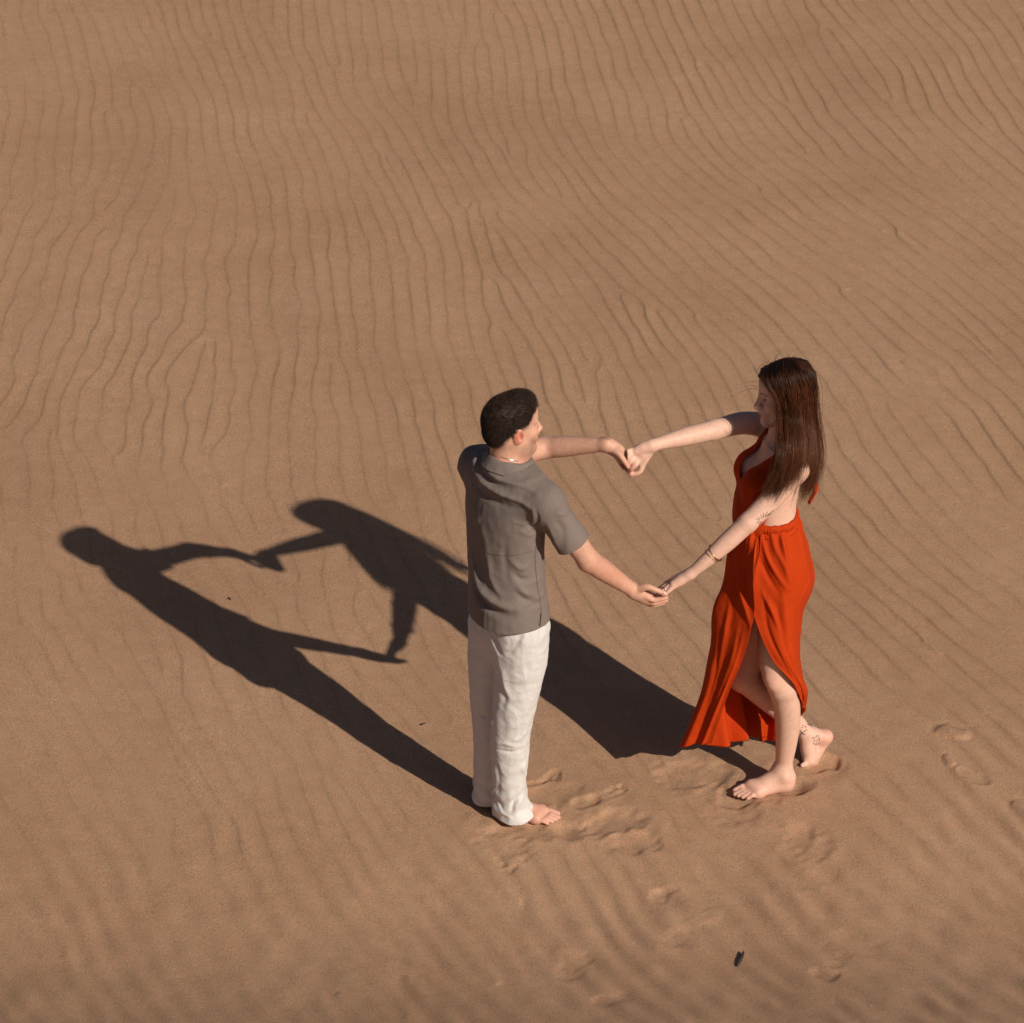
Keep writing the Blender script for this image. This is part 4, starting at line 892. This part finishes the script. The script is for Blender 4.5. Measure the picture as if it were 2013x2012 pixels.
    for pp, w_, am in (([(1500, 1040), (1503, 1080), (1520, 1120), (1548, 1160)], .008, .009), ([(1492, 1045), (1492, 1085), (1505, 1125), (1528, 1165)], .010, -.008), ([(1512, 1035), (1522, 1075), (1545, 1120), (1556, 1160)], .009, .006), ([(1526, 1036), (1540, 1075), (1548, 1115)], .007, .006), ([(1534, 1036), (1550, 1070), (1555, 1110)], .007, -.004),
                       ([(1478, 1060), (1478, 1100), (1484, 1150), (1486, 1200)], .010, .010), ([(1466, 1075), (1462, 1130), (1470, 1190)], .011, -.010), ([(1446, 1090), (1450, 1140), (1465, 1195), (1475, 1235)], .010, .010), ([(1508, 1175), (1515, 1195), (1530, 1230), (1552, 1290)], .009, .009), ([(1527, 1190), (1532, 1230), (1548, 1280), (1568, 1330)], .009, -.008),
                       ([(1500, 1180), (1510, 1240), (1535, 1300), (1568, 1345)], .009, -.006), ([(1540, 1170), (1545, 1220), (1558, 1270)], .010, .005), ([(1434, 1180), (1425, 1240), (1410, 1310)], .010, .006), ([(1450, 1230), (1436, 1300), (1405, 1375)], .009, .004), ([(1420, 1240), (1400, 1340), (1372, 1430)], .009, -.005), ([(1400, 1380), (1388, 1420), (1376, 1455)], .007, -.005),
                       ([(1500, 1160), (1503, 1175), (1520, 1205)], .006, .004), ([(1598, 1143), (1585, 1165), (1575, 1190)], .008, .005), ([(1560, 1240), (1566, 1290), (1572, 1330)], .006, .005)):
        D2 += FD(pp, w_, am)
    D2 += .0016*Waves(71, 30, 4, 15)(V3*V(1, 1, .45))+.0006*Waves(72, 24, 15, 40)(V3*V(1, 1, .5))
    V3 = V3+NF*D2[:, None]
    i = np.arange(NV*NU).reshape(NV, NU); ff = np.stack([i[:-1, :-1], i[:-1, 1:], i[1:, 1:], i[1:, :-1]], -1).reshape(-1, 4)
    sk = mesh_obj('skirt', V3, ff, M_dress, root); so = sk.modifiers.new('thickness', 'SOLIDIFY'); so.thickness = .0022; so.offset = 0
    # ------------- hair
    build_long_hair(root, O, M, s_)
    return root
def build_long_hair(root, O, M, s_):
    rng = np.random.default_rng(21); P = lambda px, py, y: at(px, py, y=y)
    # scalp cover
    hv = Vol(O-V(.16, .16, .14), O+V(.16, .16, .17), .0032); L = lambda x, y, z: O+s_*(M.T@V(x, y, z))
    hv.ell(L(-.020, 0, .036), V(.106, .084, .090)*s_, M); hv.ell(L(.045, 0, .066), V(.050, .062, .050)*s_, M, .03); hv.ell(L(-.055, 0, -.03), V(.06, .07, .085)*s_, M, .03)
    v, f = hv.mesh(); q = (v-O)@M.T/s_
    line = np.interp(q[:, 0], [-.13, -.03, .0, .02, .045, .065, .08, .1], [-.12, -.12, -.06, .0, .030, .055, .074, .092]); v, f, _ = clip(v, f, line-q[:, 2]); q = (v-O)@M.T/s_; n = normals(v, f)
    comb = Waves(14, 30, 30, 120); v = v+n*(.0016*comb(np.stack([q[:, 0]*.12+q[:, 2]*.1, q[:, 1], q[:, 0]*.8], -1)))[:, None]
    cap = mesh_obj('hair', v, f, M_hair_w, root, col=np.full((len(v), 3), .05))
    # guide curves on the near side: s = 0 at the temple, 1 at the back of the head
    near = [
     (0.00, [(1515, 716, .262), (1500, 738, .215), (1512, 760, .188), (1527, 785, .178), (1531, 820, .172), (1532, 855, .115), (1529, 900, .060), (1513, 945, .045), (1499, 978, .045)]),
     (0.22, [(1530, 709, .265), (1523, 735, .200), (1531, 762, .176), (1541, 790, .168), (1545, 825, .160), (1544, 865, .085), (1541, 905, .052), (1527, 950, .042), (1510, 984, .048)]),
     (0.45, [(1543, 706, .265), (1545, 733, .192), (1553, 762, .170), (1558, 792, .164), (1562, 828, .150), (1563, 868, .080), (1560, 908, .060), (1545, 955, .058), (1524, 995, .075)]),
     (0.70, [(1553, 708, .268), (1566, 733, .198), (1576, 765, .180), (1580, 797, .178), (1584, 832, .162), (1589, 872, .125), (1588, 912, .090), (1573, 958, .080), (1547, 996, .10)]),
     (1.00, [(1562, 712, .275), (1586, 737, .235), (1595, 768, .240), (1599, 800, .250), (1604, 838, .240), (1610, 880, .215), (1609, 920, .190), (1598, 960, .175), (1583, 990, .165)]),
     (1.35, [(1562, 712, .285), (1588, 735, .300), (1600, 765, .330), (1603, 800, .345), (1602, 838, .350), (1602, 878, .355), (1598, 915, .36), (1588, 950, .36), (1578, 978, .36)]),
     (1.80, [(1553, 708, .290), (1565, 728, .345), (1572, 755, .370), (1575, 790, .385), (1576, 828, .395), (1578, 865, .40), (1575, 900, .41), (1570, 935, .41), (1562, 960, .41)]),
    ]
    ss = np.array([s for s, _ in near]); G = np.array([[P(*p) for p in pts] for _, pts in near])
    def guide(s):
        i = min(max(np.searchsorted(ss, s)-1, 0), len(ss)-2); t = (s-ss[i])/(ss[i+1]-ss[i]); return G[i]*(1-t)+G[i+1]*t
    cen = G[[1, 2, 3, 4, 5, 6]].mean(0)
    K = 26; S, T, R = [], [], []
    nclump = 190
    for c_ in range(nclump):
        s = rng.random()**.95*1.8 if c_ > 70 else rng.random()*1.15
        g = guide(s); lay = rng.random()**1.3; sweep = rng.normal()*.010; ln = rng.uniform(.86, 1.03)*(rng.uniform(.74, 1.0) if .45 < s < .9 else 1); rnd = rng.random()
        inw = (cen-g); inw /= np.linalg.norm(inw, axis=1)[:, None]+1e-9
        prof = np.array([.0, .006, .012, .020, .032, .036, .032, .024, .014]); base = g+inw*(prof*lay)[:, None]
        wave = rng.normal(size=3)*.0095
        for k_ in range(42 if s < 1.2 else 26):
            j = rng.normal(size=3)*V(.0042, .0042, .001)*(2.6 if rng.random() < .06 else 1); spread = np.array([.5, .9, 1.1, 1.1, 1.0, .9, .75, .6, .42])*1.15
            e = rng.normal(size=3)*(.020 if rng.random() < .06 else .007)
            p = base+j*spread[:, None]+wave*(np.sin(np.linspace(0, 4.2, 9)+rnd*6)*np.linspace(.25, 1.3, 9))[:, None]+e*np.linspace(0, 1, 9)[:, None]**2
            p[0] = g[0]+(p[0]-g[0])*.5; p[-2:] += V(sweep*1.2, 0, 0)*np.array([.5, 1])[:, None]
            q_ = smooth_poly(p, 34); L_ = ln*rng.uniform(.80, 1.0); ix = np.linspace(0, 33*L_, K); i0 = np.minimum(ix.astype(int), 32); fr = (ix-i0)[:, None]
            S.append(q_[i0]*(1-fr)+q_[i0+1]*fr); T.append(np.clip(rng.normal(.40+.65*(rnd-.5), .14)+.10*(lay < .3), 0, 1)); R.append(rng.uniform(.00045, .00085))
    keepS, keepR = list(S), list(R); grad = np.clip((np.linspace(0, 1, K)-.10)/.30, .04, 1)*np.interp(np.linspace(0, 1, K), [0, .35, .62, 1], [1, 1, .62, .85]); keepT = [np.asarray(t)*grad for t in T]
    # combed roots from the parting over the crown
    S, T = [], []
    for k_ in range(2600):
        side = rng.choice([1, -1], p=[.35, .65]); x = rng.uniform(-.10, .088); z0_ = .127*math.sqrt(max(1-((x+.02)/.115)**2, .05))*1.0
        pts = []
        a1 = rng.uniform(.55, 1.35)+(.5 if x < -.04 else 0)
        for t in np.linspace(0, 1, 7):
            th = .04+a1*t; xx = max(x-(.055+.02*(x > .03))*t*(.6+.6*(x > .0)), -.104); yy = side*-1*.0865*math.sin(th)*(1 if True else 1)
            zz = .036+(.0925+.004)*math.cos(th)*math.sqrt(max(1-((xx+.02)/.118)**2, .05)); pts.append(L(xx, yy*math.sqrt(max(1-((xx+.02)/.125)**2, .1)), zz)+rng.normal(size=3)*.0008)
        S.append(smooth_poly(pts, 9)); T.append(abs(rng.normal(.12, .10)))
    strands('hair_roots', np.array(S), .0007, M_hair_w, cap, np.clip(np.array(T), 0, 1))
    # fly-away hairs
    S, T = [], []
    def fly(pts, y): S.append(smooth_poly([P(a, b, y) for a, b in pts], 14)); T.append(.3)
    for pts, y in (([(1519, 712), (1526, 700), (1530, 692), (1524, 689)], .26), ([(1522, 711), (1527, 702), (1533, 697), (1531, 690)], .27), ([(1548, 707), (1551, 699), (1548, 695), (1543, 692)], .27), ([(1540, 706), (1552, 700), (1550, 694)], .27), ([(1555, 704), (1563, 700), (1570, 706)], .28), ([(1500, 722), (1504, 712), (1508, 703)], .25), ([(1508, 718), (1511, 708), (1513, 702)], .25), ([(1495, 727), (1498, 716), (1503, 708)], .25),
                    ([(1488, 735), (1484, 724), (1479, 717)], .25), ([(1489, 733), (1485, 726), (1481, 719)], .245), ([(1490, 730), (1493, 722), (1500, 717)], .25), ([(1488, 750), (1470, 752), (1456, 757)], .25), ([(1490, 765), (1470, 766), (1450, 774), (1436, 783)], .24), ([(1488, 760), (1475, 757), (1462, 760)], .24),
                    ([(1529, 820), (1524, 834), (1510, 838), (1494, 833), (1482, 822)], .19), ([(1528, 826), (1516, 837), (1500, 836), (1486, 829)], .19), ([(1530, 815), (1520, 833), (1505, 832)], .185), ([(1560, 848), (1549, 862), (1550, 880), (1560, 893)], .10), ([(1538, 850), (1528, 880), (1528, 915), (1510, 950)], .09), ([(1600, 900), (1606, 940), (1590, 985)], .15)):
        for _ in range(2): fly([(a+rng.normal()*1.2, b+rng.normal()*1.2) for a, b in pts], y+rng.normal()*.004)
    for a_ in S: u_ = np.linspace(0, len(a_)-1.001, K); i_ = u_.astype(int); keepS.append(a_[i_]*(1-(u_-i_))[:, None]+a_[i_+1]*(u_-i_)[:, None]); keepR.append(.0005); keepT.append(np.full(K, .3))
    strands('hair_length', np.array(keepS), np.array(keepR), M_hair_w, cap, np.array(keepT))
if not (PREVIEW and PREVIEW.get('nowoman')): WOMAN = build_woman()

# ================================================================== small things lying on the sand
M_twig = mat('dark_twig', (.035, .024, .018), .8)[0]
for (a, b, c_, d, r_, lab) in ((1449, 1897, 1462, 1868, .0065, 'thick dark twig stub lying on the smooth sand in the foreground'), (446, 1174, 453, 1178, .0030, 'tiny dark twig inside the heart shaped shadow'), (829, 1423, 837, 1420, .0024, 'tiny dark twig on the sand beside the shadow of the man')):
    hz = .042 if b > 1800 else .012; p0, p1 = at(a, b, z=hz), at(c_, d, z=hz); mid = (p0+p1)/2+V(.004, .004, .003)
    zg = .004
    pts = smooth_poly([p0-V(0, 0, .010-zg), mid-V(0, 0, .010-zg), p1-V(0, 0, .010-zg)], 9)
    vv, ff = tube(pts, r_*np.array([.5, .8, 1, 1.1, .95, 1, .85, .7, .35]), 7)
    tag(mesh_obj('twig', vv, ff, M_twig), lab, 'twig')
